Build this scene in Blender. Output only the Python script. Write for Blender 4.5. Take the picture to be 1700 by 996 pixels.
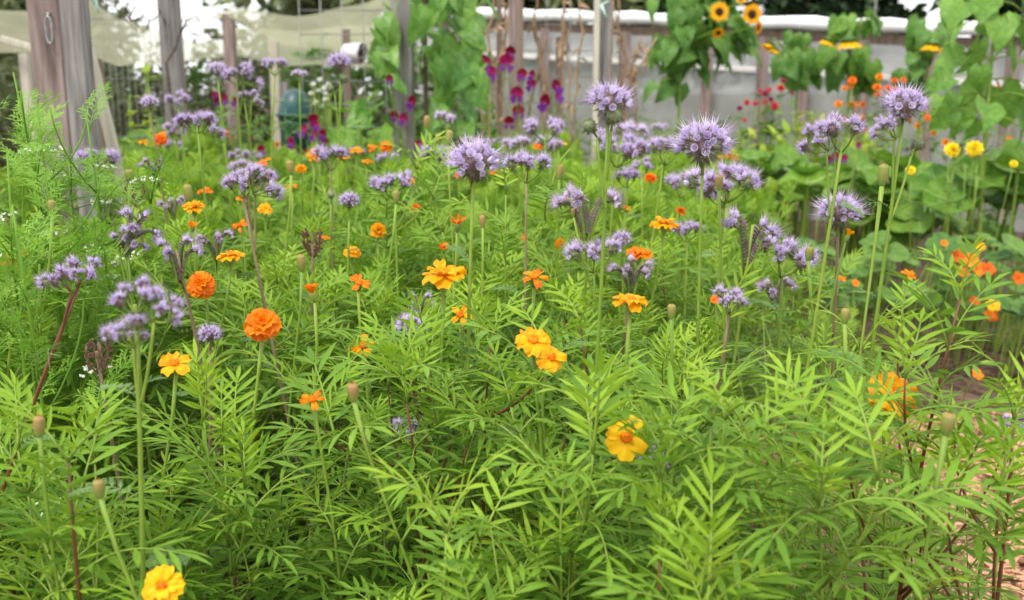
import bpy, math, random
from mathutils import Vector, Matrix
random.seed(7)
R = math.radians
V = Vector
for o in list(bpy.data.objects): bpy.data.objects.remove(o)
scn = bpy.context.scene
COL = scn.collection

# ------------------------------------------------------------------ camera
CAM_H = 0.95
FPX = 1650.0                      # focal length in photo pixels (photo is 1700 x 996)
PITCH = math.atan((498 - 150) / FPX)
cd = bpy.data.cameras.new('camera')
cd.sensor_width = 36.0; cd.lens = 36.0 * FPX / 1700.0
cd.clip_start = 0.05; cd.clip_end = 500.0
cd.dof.use_dof = True; cd.dof.focus_distance = 1.28; cd.dof.aperture_fstop = 5.4
cam = bpy.data.objects.new('camera', cd); COL.objects.link(cam)
cam.location = (0, 0, CAM_H); cam.rotation_euler = (math.pi / 2 - PITCH, 0, 0)
scn.camera = cam

# ------------------------------------------------------------------ sky, sun, exposure
w = bpy.data.worlds.new('World'); scn.world = w; w.use_nodes = True
nt = w.node_tree; nt.nodes.clear()
SUN_EL, SUN_AZ = R(58), R(215)    # azimuth from +Y clockwise: high, behind the camera's left shoulder
sky = nt.nodes.new('ShaderNodeTexSky'); sky.sky_type = 'NISHITA'; sky.sun_disc = False
sky.sun_elevation = SUN_EL; sky.sun_rotation = SUN_AZ; sky.dust_density = 3.0; sky.air_density = 1.0
cl = nt.nodes.new('ShaderNodeTexNoise'); cl.inputs['Scale'].default_value = 2.2; cl.inputs['Detail'].default_value = 6
tc = nt.nodes.new('ShaderNodeTexCoord')
rp = nt.nodes.new('ShaderNodeMapRange'); rp.inputs['From Min'].default_value = .35; rp.inputs['From Max'].default_value = .62
rp.inputs['To Min'].default_value = .70; rp.inputs['To Max'].default_value = .97
mx = nt.nodes.new('ShaderNodeMix'); mx.data_type = 'RGBA'
mx.inputs['B'].default_value = (8.6, 8.7, 8.9, 1)      # bright even cloud
bg = nt.nodes.new('ShaderNodeBackground'); bg.inputs['Strength'].default_value = 0.115
wo = nt.nodes.new('ShaderNodeOutputWorld')
nt.links.new(tc.outputs['Generated'], cl.inputs['Vector']); nt.links.new(cl.outputs['Fac'], rp.inputs['Value'])
nt.links.new(rp.outputs['Result'], mx.inputs['Factor']); nt.links.new(sky.outputs['Color'], mx.inputs['A'])
nt.links.new(mx.outputs['Result'], bg.inputs['Color']); nt.links.new(bg.outputs['Background'], wo.inputs['Surface'])
sl = bpy.data.lights.new('sun', 'SUN'); sl.energy = 1.5; sl.angle = R(14); sl.color = (1, .96, .89)
so = bpy.data.objects.new('sun', sl); COL.objects.link(so)
sd = V((math.sin(SUN_AZ) * math.cos(SUN_EL), math.cos(SUN_AZ) * math.cos(SUN_EL), math.sin(SUN_EL)))
so.rotation_euler = sd.to_track_quat('Z', 'Y').to_euler()
scn.view_settings.view_transform = 'Standard'; scn.view_settings.look = 'None'
scn.view_settings.exposure = 0.98; scn.view_settings.gamma = 1.0; scn.view_settings.use_curve_mapping = False

try:
    cy = scn.cycles; cy.max_bounces = 4; cy.diffuse_bounces = 3; cy.glossy_bounces = 1; cy.transmission_bounces = 3; cy.transparent_max_bounces = 5
except Exception: pass

# ------------------------------------------------------------------ helpers
CF = V((0, math.cos(PITCH), -math.sin(PITCH))); CU = V((0, math.sin(PITCH), math.cos(PITCH)))
def at(px, py, Y):
    d = CF + V((1, 0, 0)) * ((px - 850) / FPX) + CU * ((498 - py) / FPX)
    return V((0, 0, CAM_H)) + d * (Y / d.y)
def proj(p):
    q = V(p) - V((0, 0, CAM_H)); z = q.dot(CF)
    return 850 + FPX * q.x / z, 498 - FPX * q.dot(CU) / z
def rnd(a, b): return random.uniform(a, b)
def rdir(el0=-90, el1=90):
    a = rnd(0, 2 * math.pi); e = R(rnd(el0, el1))
    return V((math.cos(a) * math.cos(e), math.sin(a) * math.cos(e), math.sin(e)))
def perp(d):
    u = V((0, 0, 1)) if abs(d.z) < .9 else V((1, 0, 0))
    return d.cross(u).normalized()

class MB:
    def __init__(s): s.v = []; s.f = []; s.m = []; s.a = []
    def face(s, idx, m=0, a=0.): s.f.append(idx); s.m.append(m); s.a.append(a)
    def tube(s, pts, rad, n=5, m=0, a=None, cap=True):
        a = rnd(0, 1) if a is None else a
        pts = [V(p) for p in pts]; b = len(s.v); k = len(pts); u = None
        for i, p in enumerate(pts):
            t = (pts[min(i + 1, k - 1)] - pts[max(i - 1, 0)])
            t = t.normalized() if t.length > 1e-9 else V((0, 0, 1))
            u = perp(t) if u is None else (u - t * u.dot(t)).normalized()
            w_ = t.cross(u); r = rad[i] if isinstance(rad, (list, tuple)) else rad
            for j in range(n):
                q = 2 * math.pi * j / n
                s.v.append(p + (u * math.cos(q) + w_ * math.sin(q)) * r)
        for i in range(k - 1):
            for j in range(n):
                s.face((b + i * n + j, b + i * n + (j + 1) % n, b + (i + 1) * n + (j + 1) % n, b + (i + 1) * n + j), m, a)
        if cap and n > 2:
            s.face(tuple(b + (k - 1) * n + j for j in range(n)), m, a); s.face(tuple(b + n - 1 - j for j in range(n)), m, a)
    def blade(s, p, d, nrm, L, W, segs=5, fold=.25, bend=.15, serr=0., m=0, a=None, peak=.42, twist=0., base=.15):
        a = rnd(0, 1) if a is None else a
        d = d.normalized(); sd_ = nrm.cross(d)
        if sd_.length < 1e-6: sd_ = perp(d)
        sd_.normalize(); nrm = d.cross(sd_)
        b = len(s.v)
        for i in range(segs):
            t = i / segs
            pr = base + (1 - base) * math.sin(math.pi / 2 * min(1, t / peak)) if t < peak else math.cos(math.pi / 2 * (t - peak) / (1 - peak)) ** (.85 if peak > .5 else 1.25)
            wd = W * pr
            if serr and i > 0: wd *= (1 + serr * .35) if i % 2 else (1 - serr)
            c = p + d * (L * t) - nrm * (bend * L * t * t)
            sk = d * (L / segs * .35 * (1 if serr else 0))
            s.v += [c + sd_ * wd + nrm * (fold * wd) + sk, c, c - sd_ * wd + nrm * (fold * wd) + sk]
        s.v.append(p + d * L - nrm * (bend * L)); tip = len(s.v) - 1
        for i in range(segs - 1):
            q = b + 3 * i
            s.face((q, q + 1, q + 4, q + 3), m, a); s.face((q + 1, q + 2, q + 5, q + 4), m, a)
        q = b + 3 * (segs - 1)
        s.face((q, q + 1, tip), m, a); s.face((q + 1, q + 2, tip), m, a)
    def spike(s, p, d, L, W, m=0, a=None):
        a = rnd(0, 1) if a is None else a
        b = len(s.v); u = perp(d) * W; w_ = d.cross(u).normalized() * W
        s.v += [p + u, p - u * .5 + w_ * .87, p - u * .5 - w_ * .87, p + d * L]
        s.face((b, b + 1, b + 3), m, a); s.face((b + 1, b + 2, b + 3), m, a); s.face((b + 2, b, b + 3), m, a)
    def lathe(s, prof, n=10, m=0, M=None, rib=0., a=0., twoc=None):
        b = len(s.v); k = len(prof)
        for (r, z) in prof:
            for j in range(n):
                q = 2 * math.pi * j / n; rr = r * (1 + rib * (1 if j % 2 else -1))
                p = V((rr * math.cos(q), rr * math.sin(q), z)); s.v.append(M @ p if M else p)
        for i in range(k - 1):
            mm = twoc[i] if twoc else m
            for j in range(n):
                s.face((b + i * n + j, b + i * n + (j + 1) % n, b + (i + 1) * n + (j + 1) % n, b + (i + 1) * n + j), mm, a)
        s.face(tuple(b + (k - 1) * n + j for j in range(n)), twoc[-1] if twoc else m, a); s.face(tuple(b + n - 1 - j for j in range(n)), m, a)
    def box(s, c, dx, dy, dz, M=None, m=0, a=0.):
        b = len(s.v)
        for z in (-1, 1):
            for y in (-1, 1):
                for x in (-1, 1):
                    p = V(c) + V((x * dx / 2, y * dy / 2, z * dz / 2)); s.v.append(M @ p if M else p)
        for q in ((0, 2, 3, 1), (4, 5, 7, 6), (0, 1, 5, 4), (2, 6, 7, 3), (0, 4, 6, 2), (1, 3, 7, 5)):
            s.face(tuple(b + i for i in q), m, a)
    def grid(s, fn, nu, nv, m=0, a=None):
        a = rnd(0, 1) if a is None else a
        b = len(s.v)
        for i in range(nu + 1):
            for j in range(nv + 1): s.v.append(V(fn(i / nu, j / nv)))
        for i in range(nu):
            for j in range(nv):
                q = b + i * (nv + 1) + j; s.face((q, q + 1, q + nv + 2, q + nv + 1), m, a)
    def add(s, me, M, mo=0):
        """append another MB's geometry"""
        b = len(s.v); s.v += [M @ p for p in me.v]
        for f, m, a in zip(me.f, me.m, me.a): s.f.append(tuple(b + i for i in f)); s.m.append(m + mo); s.a.append(a)
    def mesh(s, name, mats, smooth=True):
        me = bpy.data.meshes.new(name); me.from_pydata([tuple(p) for p in s.v], [], s.f)
        for m in mats: me.materials.append(m)
        me.polygons.foreach_set('material_index', s.m)
        me.polygons.foreach_set('use_smooth', [smooth] * len(s.f))
        at_ = me.attributes.new('var', 'FLOAT', 'FACE'); at_.data.foreach_set('value', s.a)
        me.update(); return me
def put(name, me, parent=None, M=None):
    o = bpy.data.objects.new(name, me); COL.objects.link(o)
    if parent: o.parent = parent
    if M is not None: o.matrix_local = M
    return o
def tag(o, label, cat, group=None, kind=None):
    if label: o['label'] = label
    if cat: o['category'] = cat
    if group: o['group'] = group
    if kind: o['kind'] = kind
    return o
def thing(name, loc, label, cat, group=None, rz=0, sc=1):
    o = bpy.data.objects.new(name, None); COL.objects.link(o); o.location = loc
    o.rotation_euler = (0, 0, rz); o.scale = (sc, sc, sc); o.empty_display_size = .05
    return tag(o, label, cat, group)
def fx(p, x, up=V((0, 0, 1)), sc=1., roll=0.):
    x = x.normalized(); y = up.cross(x)
    if y.length < 1e-4: y = V((1, 0, 0)).cross(x)
    y.normalize(); z = x.cross(y)
    M = Matrix((x, y, z)).transposed().to_4x4()
    return Matrix.Translation(p) @ M @ Matrix.Rotation(roll, 4, 'X') @ Matrix.Scale(sc, 4)
def fz(p, z, spin=0., sc=1.):
    M = z.normalized().to_track_quat('Z', 'Y').to_matrix().to_4x4()
    return Matrix.Translation(p) @ M @ Matrix.Rotation(spin, 4, 'Z') @ Matrix.Scale(sc, 4)
def curve(a, b, bow, k=8):
    """points from a to b, bowed sideways by the vector bow"""
    a, b = V(a), V(b)
    return [a.lerp(b, i / k) + bow * (4 * (i / k) * (1 - i / k)) for i in range(k + 1)]
def along(pts, t):
    q = t * (len(pts) - 1); i = min(int(q), len(pts) - 2)
    return pts[i].lerp(pts[i + 1], q - i), (pts[i + 1] - pts[i]).normalized()

# ------------------------------------------------------------------ materials
def nodes(name):
    m = bpy.data.materials.new(name); m.use_nodes = True
    n = m.node_tree.nodes; n.clear()
    return m, n, m.node_tree.links
def leafmat(name, c1, c2, transl=.38, rough=.5, spec=.3, nscale=60., tint=None, con=.6):
    """thin living tissue: colour varies by plant, by leaf and across the blade; part of the light passes through"""
    m, n, l = nodes(name)
    oi = n.new('ShaderNodeObjectInfo'); at_ = n.new('ShaderNodeAttribute'); at_.attribute_name = 'var'
    tc_ = n.new('ShaderNodeTexCoord'); nz = n.new('ShaderNodeTexNoise'); nz.inputs['Scale'].default_value = nscale; nz.inputs['Detail'].default_value = 3
    l.new(tc_.outputs['Object'], nz.inputs['Vector'])
    s1 = n.new('ShaderNodeMath'); s1.operation = 'MULTIPLY_ADD'; s1.inputs[1].default_value = .5
    s2 = n.new('ShaderNodeMath'); s2.operation = 'MULTIPLY_ADD'; s2.inputs[1].default_value = .35
    s3 = n.new('ShaderNodeMath'); s3.operation = 'MULTIPLY_ADD'; s3.inputs[1].default_value = con; s3.inputs[2].default_value = .08 - con / 2
    l.new(nz.outputs['Fac'], s3.inputs[0]); l.new(oi.outputs['Random'], s1.inputs[0]); l.new(s3.outputs[0], s1.inputs[2])
    l.new(at_.outputs['Fac'], s2.inputs[0]); l.new(s1.outputs[0], s2.inputs[2])
    mx_ = n.new('ShaderNodeMix'); mx_.data_type = 'RGBA'
    mx_.inputs['A'].default_value = (*c1, 1); mx_.inputs['B'].default_value = (*c2, 1); l.new(s2.outputs[0], mx_.inputs['Factor'])
    p = n.new('ShaderNodeBsdfPrincipled'); p.inputs['Roughness'].default_value = rough; p.inputs['Specular IOR Level'].default_value = spec
    t = n.new('ShaderNodeBsdfTranslucent'); ms = n.new('ShaderNodeMixShader'); ms.inputs['Fac'].default_value = transl
    o = n.new('ShaderNodeOutputMaterial')
    l.new(mx_.outputs['Result'], p.inputs['Base Color'])
    if tint:
        g = n.new('ShaderNodeMix'); g.data_type = 'RGBA'; g.blend_type = 'MULTIPLY'; g.inputs['Factor'].default_value = 1
        g.inputs['B'].default_value = (*tint, 1); l.new(mx_.outputs['Result'], g.inputs['A']); l.new(g.outputs['Result'], t.inputs['Color'])
    else: l.new(mx_.outputs['Result'], t.inputs['Color'])
    l.new(p.outputs[0], ms.inputs[1]); l.new(t.outputs[0], ms.inputs[2]); l.new(ms.outputs[0], o.inputs['Surface'])
    return m
def solid(name, c1, c2, rough=.7, nscale=20., stretch=(1, 1, 1), bump=.3, spec=.3, metal=0., detail=6, lo=.3, hi=.7):
    m, n, l = nodes(name)
    tc_ = n.new('ShaderNodeTexCoord'); mp = n.new('ShaderNodeMapping'); mp.inputs['Scale'].default_value = stretch
    nz = n.new('ShaderNodeTexNoise'); nz.inputs['Scale'].default_value = nscale; nz.inputs['Detail'].default_value = detail
    l.new(tc_.outputs['Object'], mp.inputs['Vector']); l.new(mp.outputs[0], nz.inputs['Vector'])
    oi = n.new('ShaderNodeAttribute'); oi.attribute_name = 'var'
    ad = n.new('ShaderNodeMath'); ad.operation = 'MULTIPLY_ADD'; ad.inputs[1].default_value = .25
    l.new(oi.outputs['Fac'], ad.inputs[0]); l.new(nz.outputs['Fac'], ad.inputs[2])
    mr = n.new('ShaderNodeMapRange'); mr.inputs['From Min'].default_value = lo; mr.inputs['From Max'].default_value = hi
    l.new(ad.outputs[0], mr.inputs['Value'])
    mx_ = n.new('ShaderNodeMix'); mx_.data_type = 'RGBA'; mx_.inputs['A'].default_value = (*c1, 1); mx_.inputs['B'].default_value = (*c2, 1)
    l.new(mr.outputs['Result'], mx_.inputs['Factor'])
    p = n.new('ShaderNodeBsdfPrincipled'); p.inputs['Roughness'].default_value = rough; p.inputs['Specular IOR Level'].default_value = spec; p.inputs['Metallic'].default_value = metal
    l.new(mx_.outputs['Result'], p.inputs['Base Color'])
    if bump:
        bp = n.new('ShaderNodeBump'); bp.inputs['Strength'].default_value = bump; bp.inputs['Distance'].default_value = .01
        l.new(nz.outputs['Fac'], bp.inputs['Height']); l.new(bp.outputs[0], p.inputs['Normal'])
    o = n.new('ShaderNodeOutputMaterial'); l.new(p.outputs[0], o.inputs['Surface']); return m
def sheetmat(name, c1, c2, transp, transl=.5, nscale=6., rough=.6):
    """film or fine netting: lets part of the view and the light through"""
    m, n, l = nodes(name)
    tc_ = n.new('ShaderNodeTexCoord'); nz = n.new('ShaderNodeTexNoise'); nz.inputs['Scale'].default_value = nscale; nz.inputs['Detail'].default_value = 5
    l.new(tc_.outputs['Object'], nz.inputs['Vector'])
    mx_ = n.new('ShaderNodeMix'); mx_.data_type = 'RGBA'; mx_.inputs['A'].default_value = (*c1, 1); mx_.inputs['B'].default_value = (*c2, 1); l.new(nz.outputs['Fac'], mx_.inputs['Factor'])
    p = n.new('ShaderNodeBsdfPrincipled'); p.inputs['Roughness'].default_value = rough; l.new(mx_.outputs['Result'], p.inputs['Base Color'])
    t = n.new('ShaderNodeBsdfTranslucent'); l.new(mx_.outputs['Result'], t.inputs['Color'])
    a = n.new('ShaderNodeMixShader'); a.inputs['Fac'].default_value = transl; l.new(p.outputs[0], a.inputs[1]); l.new(t.outputs[0], a.inputs[2])
    tr = n.new('ShaderNodeBsdfTransparent'); b = n.new('ShaderNodeMixShader'); b.inputs['Fac'].default_value = transp
    l.new(a.outputs[0], b.inputs[1]); l.new(tr.outputs[0], b.inputs[2])
    o = n.new('ShaderNodeOutputMaterial'); l.new(b.outputs[0], o.inputs['Surface']); return m

M_LEAF = leafmat('marigold_leaf', (.080, .205, .016), (.25, .42, .036), .36)
M_OLD = leafmat('yellowing_leaf', (.20, .22, .03), (.42, .33, .07), .3, .6, .2, 40, None, 1.6)
M_YOUNG = leafmat('young_marigold_leaf', (.18, .35, .018), (.36, .51, .038), .38)
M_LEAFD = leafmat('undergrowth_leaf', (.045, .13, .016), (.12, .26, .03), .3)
M_STEM = leafmat('green_stem', (.14, .25, .03), (.30, .40, .06), .1, .45)
M_RED = leafmat('red_brown_stem', (.10, .022, .012), (.19, .07, .03), .0, .4, .4)
M_DRYST = leafmat('dry_stem', (.16, .10, .06), (.30, .22, .13), .05, .6)
M_GOLD = leafmat('golden_petal', (.76, .26, .002), (.95, .50, .004), .30, .5, .2, 130, None, 1.6)
M_YEL = leafmat('yellow_petal', (.85, .44, .004), (.96, .60, .01), .30, .5, .2, 130, None, 1.6)
M_ORG = leafmat('orange_petal', (.72, .12, .002), (.92, .33, .003), .30, .5, .2, 130, None, 1.6)
M_RUST = leafmat('rusty_petal', (.55, .07, .005), (.85, .20, .005), .25, .5, .2, 90)
M_DISC = leafmat('orange_disc', (.78, .15, .003), (.95, .32, .004), .15, .6, .2, 90)
M_CALYX = leafmat('marigold_calyx', (.17, .30, .06), (.36, .38, .09), .12, .5, .3, 120)
M_BUDC = leafmat('bud_calyx', (.22, .30, .06), (.46, .20, .10), .1, .5, .3, 350, None, 2.2)
M_LAV = leafmat('lavender_petal', (.54, .42, .76), (.84, .76, .94), .35, .6, .15, 200)
M_PALE = leafmat('faded_lavender_petal', (.62, .50, .70), (.80, .70, .80), .35, .6, .15, 200)
M_STAM = leafmat('violet_stamen', (.48, .34, .60), (.80, .70, .85), .2, .6, .2, 200)
M_HAIR = leafmat('purple_brown_calyx', (.17, .08, .13), (.42, .33, .28), .15, .6, .15, 200)
M_HGRN = leafmat('green_calyx', (.16, .22, .09), (.38, .38, .24), .15, .6, .15, 200)
M_DRYH = leafmat('dried_calyx', (.11, .05, .035), (.27, .16, .12), .1, .7, .1, 200)
M_PLEAF = leafmat('phacelia_leaf', (.13, .24, .07), (.24, .37, .12), .3, .6)
M_HERB = leafmat('feathery_herb_leaf', (.15, .32, .03), (.30, .52, .06), .4, .5)
M_WHITE = leafmat('white_floret', (.75, .76, .62), (.85, .85, .78), .25, .6)
M_BEAN = leafmat('bean_leaf', (.075, .21, .03), (.24, .42, .08), .38, .42, .4, 38, None, 2.0)
M_SUNL = leafmat('sunflower_leaf', (.07, .18, .03), (.19, .36, .07), .35, .5, .3, 38, None, 2.0)
M_SUNE = leafmat('pale_sunflower_leaf', (.08, .21, .03), (.22, .40, .06), .38, .5, .3, 38, None, 2.0)
M_SQ = leafmat('squash_leaf', (.06, .17, .02), (.20, .36, .035), .35, .5, .3, 38, None, 2.0)
M_SQV = leafmat('squash_vein', (.26, .42, .10), (.36, .50, .16), .2, .5)
M_NAST = leafmat('nasturtium_leaf', (.05, .15, .025), (.19, .31, .06), .3, .55, .2, 45, None, 1.8)
M_LIME = leafmat('lime_leaf', (.22, .40, .03), (.46, .50, .04), .4, .5)
M_DISK = solid('dark_sunflower_disc', (.012, .006, .004), (.05, .025, .01), .9, 200)
M_CRIM = leafmat('crimson_petal', (.20, .002, .02), (.36, .006, .04), .25, .5)
M_VIOL = leafmat('violet_petal', (.22, .03, .34), (.42, .10, .52), .3, .5)
M_MAG = leafmat('magenta_petal', (.27, .005, .06), (.40, .015, .11), .3, .5)
M_REDF = leafmat('red_petal', (.55, .02, .03), (.70, .05, .06), .25, .5)
M_VORG = leafmat('vivid_orange_petal', (.88, .14, .002), (.95, .26, .004), .3, .5)
M_DRYV = leafmat('dry_vine', (.26, .15, .08), (.50, .35, .21), .2, .7)
M_SHRUB = leafmat('shrub_leaf', (.055, .085, .035), (.17, .18, .08), .25, .6)
M_SHRB2 = leafmat('green_shrub_leaf', (.06, .15, .03), (.16, .28, .06), .3, .6)
M_CONI = leafmat('conifer_leaf', (.012, .035, .012), (.05, .09, .025), .15, .6)
M_TREE = leafmat('pale_tree_leaf', (.13, .18, .07), (.26, .30, .14), .3, .6)
M_BARK = solid('bark', (.06, .045, .035), (.16, .13, .10), .9, 30, (1, 1, .2))
M_TWIG = solid('bare_twig', (.05, .04, .035), (.13, .10, .085), .9, 60)
M_WOODP = solid('pinkish_weathered_wood', (.10, .070, .062), (.33, .25, .225), .85, 9, (6, 6, .5), .6, lo=.36, hi=.72)
M_WOODG = solid('grey_weathered_wood', (.095, .082, .078), (.31, .285, .27), .85, 9, (7, 7, .45), .6, lo=.36, hi=.72)
M_WOODB = solid('brown_stake_wood', (.09, .06, .045), (.22, .16, .12), .9, 9, (7, 7, .45), .5)
M_WOODT = solid('tan_batten_wood', (.36, .31, .24), (.56, .52, .42), .85, 9, (7, 7, .45), .4)
M_SOIL = solid('soil', (.035, .022, .015), (.12, .08, .055), .95, 14, (1, 1, 1), .9, .15, 0, 10)
M_CHIPG = solid('wood_chip_bed', (.16, .08, .05), (.48, .27, .17), .95, 45, (1, 1, 1), 1., .1, 0, 8, .38, .62)
M_CHIP = leafmat('wood_chip', (.46, .24, .14), (.72, .46, .31), .0, .85, .15, 60)
M_STRAW = leafmat('dry_mulch', (.10, .06, .045), (.34, .24, .17), .0, .9, .1, 40)
M_ROLL = solid('white_film_roll', (.74, .74, .72), (.88, .88, .88), .45, 3, (1, 1, 1), .15, .4)
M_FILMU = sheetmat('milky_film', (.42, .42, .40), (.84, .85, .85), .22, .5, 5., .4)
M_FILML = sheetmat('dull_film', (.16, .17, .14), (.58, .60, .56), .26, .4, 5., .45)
M_NET = sheetmat('cream_netting', (.40, .41, .24), (.62, .62, .43), .40, .5, 3., .8)
M_WIRE = solid('galvanised_wire', (.13, .13, .12), (.28, .27, .25), .5, 60, (1, 1, 1), 0, .5, .6)
M_TIN = solid('tin', (.62, .62, .62), (.85, .85, .84), .35, 12, (1, 1, 1), .1, .5, .5)
M_TINI = solid('dark_brown_tin', (.09, .05, .035), (.20, .13, .10), .8, 20)  # dark brown tone for the bucket's inner faces
M_TEAL = solid('teal_plastic', (.002, .035, .034), (.006, .085, .078), .4, 8, (1, 1, 1), .1, .5)
M_TERRA = solid('terracotta', (.30, .13, .07), (.46, .24, .14), .85, 20)
M_STEEL = solid('steel_shackle', (.28, .29, .28), (.48, .49, .47), .4, 40, (1, 1, 1), .1, .5, .8)
M_TWINE = solid('pale_green_twine', (.28, .52, .44), (.45, .66, .58), .8, 40)

# ------------------------------------------------------------------ setting: ground, path
def sheet(name, fn, nu, nv, mat):
    b = MB(); b.grid(fn, nu, nv, 0, 0.); return tag(put(name, b.mesh(name, [mat])), None, None, None, 'structure')
def gz(x, y): return .012 * math.sin(3.1 * x + 1) * math.cos(2.3 * y) + .008 * math.sin(7 * x + 4 * y)
g0 = MB()
g0.grid(lambda u, v: (-8 + 16 * u, 0 + 14 * v, gz(-8 + 16 * u, 14 * v) - .02), 90, 80, 0, 0.)
for (x0, x1, y0, y1) in ((-300, -8, -60, 300), (8, 300, -60, 300), (-8, 8, 14, 300), (-8, 8, -60, 0)):
    g0.grid(lambda u, v: (x0 + (x1 - x0) * u, y0 + (y1 - y0) * v, -.02), 8, 8, 0, 0.)
tag(put('ground', g0.mesh('ground', [M_SOIL])), None, None, None, 'structure')
def bed_right(y): return .62 + .04 * y
path = sheet('wood_chip_path', lambda u, v: (bed_right(.3 + 2.5 * v) - .25 + 2.2 * u, .3 + 2.5 * v, .02 + gz(2 * u, 3 * v) * .6), 24, 24, M_CHIPG)
path2 = sheet('wood_chip_path', lambda u, v: (-4.4 + 3.3 * u, 5.6 + 3 * v, .025 + gz(2 * u, 3 * v) * .6), 14, 14, M_CHIPG)
def chip_mb(k):
    b = MB(); L, W, T = rnd(.012, .028), rnd(.004, .009), rnd(.002, .004)
    b.box((0, 0, 0), L, W, T); b.v = [p + V((rnd(-1, 1), rnd(-1, 1), 0)) * .0025 for p in b.v]; return b
CH = [chip_mb(k) for k in range(8)]; CHM = [c.mesh('wood_chip', [M_CHIP], False) for c in CH]
def chip_at(y0, y1):
    y = rnd(y0, y1); x = rnd(bed_right(y) - .18, bed_right(y) + .85); return V((x, y, .03 + rnd(-.004, .01)))
def chip_m(p): return Matrix.Translation(p) @ Matrix.Rotation(rnd(0, 6.28), 4, 'Z') @ Matrix.Rotation(rnd(-.5, .5), 4, 'X') @ Matrix.Rotation(rnd(-.4, .4), 4, 'Y') @ Matrix.Scale(rnd(.8, 1.7), 4)
for k in range(280): put('wood_chip', CHM[k % 8], path, chip_m(chip_at(1.6, 2.6)))
b = MB()
for k in range(5200): b.add(CH[k % 8], chip_m(chip_at(1.2, 2.75)))
o = put('loose_wood_chips', b.mesh('loose_wood_chips', [M_CHIP], False), path); o['kind'] = 'stuff'
# dry mulch heap on the bare soil
b = MB()
for k in range(1500):
    x, y = 1.75 + random.gauss(0, .55), 3.15 + random.gauss(0, .24)
    h = .10 * math.exp(-((x - 1.75) / .6) ** 2 - ((y - 3.15) / .3) ** 2)
    d = rdir(-14, 14); p = V((x, y, h + rnd(0, .03))); L = rnd(.05, .22)
    b.tube([p, p + d * L * .5 + V((0, 0, rnd(-.01, .015))), p + d * L], [.0025, .003, .0015], 3)
b.grid(lambda u, v: (.75 + 2 * u, 2.75 + .8 * v, .005 + .10 * math.exp(-((-1 + 2 * u) / .6) ** 2 - ((-.4 + .8 * v) / .3) ** 2)), 16, 10, 0, .1)
tag(put('straw_mulch', b.mesh('straw_mulch', [M_STRAW])), 'heap of brown dry straw mulch beside the nasturtiums', 'mulch', None, 'stuff')

# ------------------------------------------------------------------ background timber, nets, film tunnel
def post_mesh(b, p0, p1, wx, wy, m=0, ch=.12):
    """a chamfered, slightly uneven squared timber from p0 to p1"""
    p0, p1 = V(p0), V(p1); ax = (p1 - p0).normalized(); x = (V((1, 0, 0)) - ax * ax.x).normalized(); y = ax.cross(x)
    sec = []
    for sx, sy in ((1, 1), (-1, 1), (-1, -1), (1, -1)):
        a_ = (sx * (1 - ch), sy); c_ = (sx, sy * (1 - ch)); sec += [c_, a_] if sx * sy > 0 else [a_, c_]
    bi = len(b.v); n = 9
    for i in range(n):
        p = p0.lerp(p1, i / (n - 1)) + x * rnd(-1, 1) * wx * .025 + y * rnd(-1, 1) * wy * .025
        for s_ in sec: b.v.append(p + x * s_[0] * wx / 2 + y * s_[1] * wy / 2)
    for i in range(n - 1):
        for j in range(8): b.face((bi + i * 8 + j, bi + i * 8 + (j + 1) % 8, bi + (i + 1) * 8 + (j + 1) % 8, bi + (i + 1) * 8 + j), m, .3)
    b.face(tuple(bi + (n - 1) * 8 + j for j in range(8)), m, .3); b.face(tuple(bi + 7 - j for j in range(8)), m, .3)
def foot(px, Y, py=90):
    p = at(px, py, Y); return V((p.x, p.y, -.05))
def post(px, Y, w_, top, mat, label, name='fence_post', wy=None, lean=0., group=None, cat='post'):
    p = foot(px, Y); b = MB(); post_mesh(b, (0, 0, 0), (lean, 0, top), w_, wy or w_)
    return tag(put(name, b.mesh(name, [mat], False), None, Matrix.Translation(p)), label, cat, group)
big = thing('gate_post', foot(88, 3.15), 'broad pinkish weathered timber post with a steel shackle screwed on', 'post')
b = MB(); post_mesh(b, (0, 0, 0), (0, 0, 1.75), .098, .09); put('timber', b.mesh('timber', [M_WOODP], False), big)
zs = at(84, 50, 3.1).z; xs = at(84, 50, 3.1).x - big.location.x
b = MB(); lp = [V((xs + .009 * math.cos(q), -.062, zs + .05 + .026 * math.sin(q) + (.014 if math.sin(q) > 0 else -.014))) for q in [i * math.pi / 8 for i in range(17)]]
b.tube(lp, .003, 6, 0, 0, False); b.tube([(xs, -.062, zs + .095), (xs, -.045, zs + .1)], .004, 6); put('shackle', b.mesh('shackle', [M_STEEL]), big)
post(130, 2.9, .060, 1.7, M_WOODG, 'grey split timber post standing hard against the broad pinkish post', wy=.06)
b = MB(); p = at(146, 78, 3.35); q = at(192, 262, 3.35); post_mesh(b, (0, 0, 0), q - p, .03, .03); post_mesh(b, (0, 0, 0), (q - p) * 1.9, .03, .03)
br = tag(put('diagonal_brace', b.mesh('diagonal_brace', [M_WOODT], False), None, Matrix.Translation(p)), 'thin pale batten leaning out from the foot of the grey post', 'brace')
b = MB(); p2 = at(150, 100, 3.5); q2 = at(176, 262, 3.5); post_mesh(b, (0, 0, 0), (q2 - p2) * 1.9, .075, .02)
tag(put('dark_plank', b.mesh('dark_plank', [M_WOODB], False), None, Matrix.Translation(p2)), 'dark brown plank leaning beside the thin pale batten', 'plank')
post(284, 4.5, .07, 1.75, M_WOODG, 'grey post wound round with a bare brown vine')
post(294, 4.75, .05, 1.7, M_WOODP, 'slim pinkish post standing just behind the vine wound grey post')
post(382, 6.5, .068, 1.47, M_WOODP, 'pinkish post propping up the peak of the cream netting')
post(455, 7.0, .06, 1.36, M_WOODT, 'pale post under the sagging edge of the cream netting')
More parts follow.
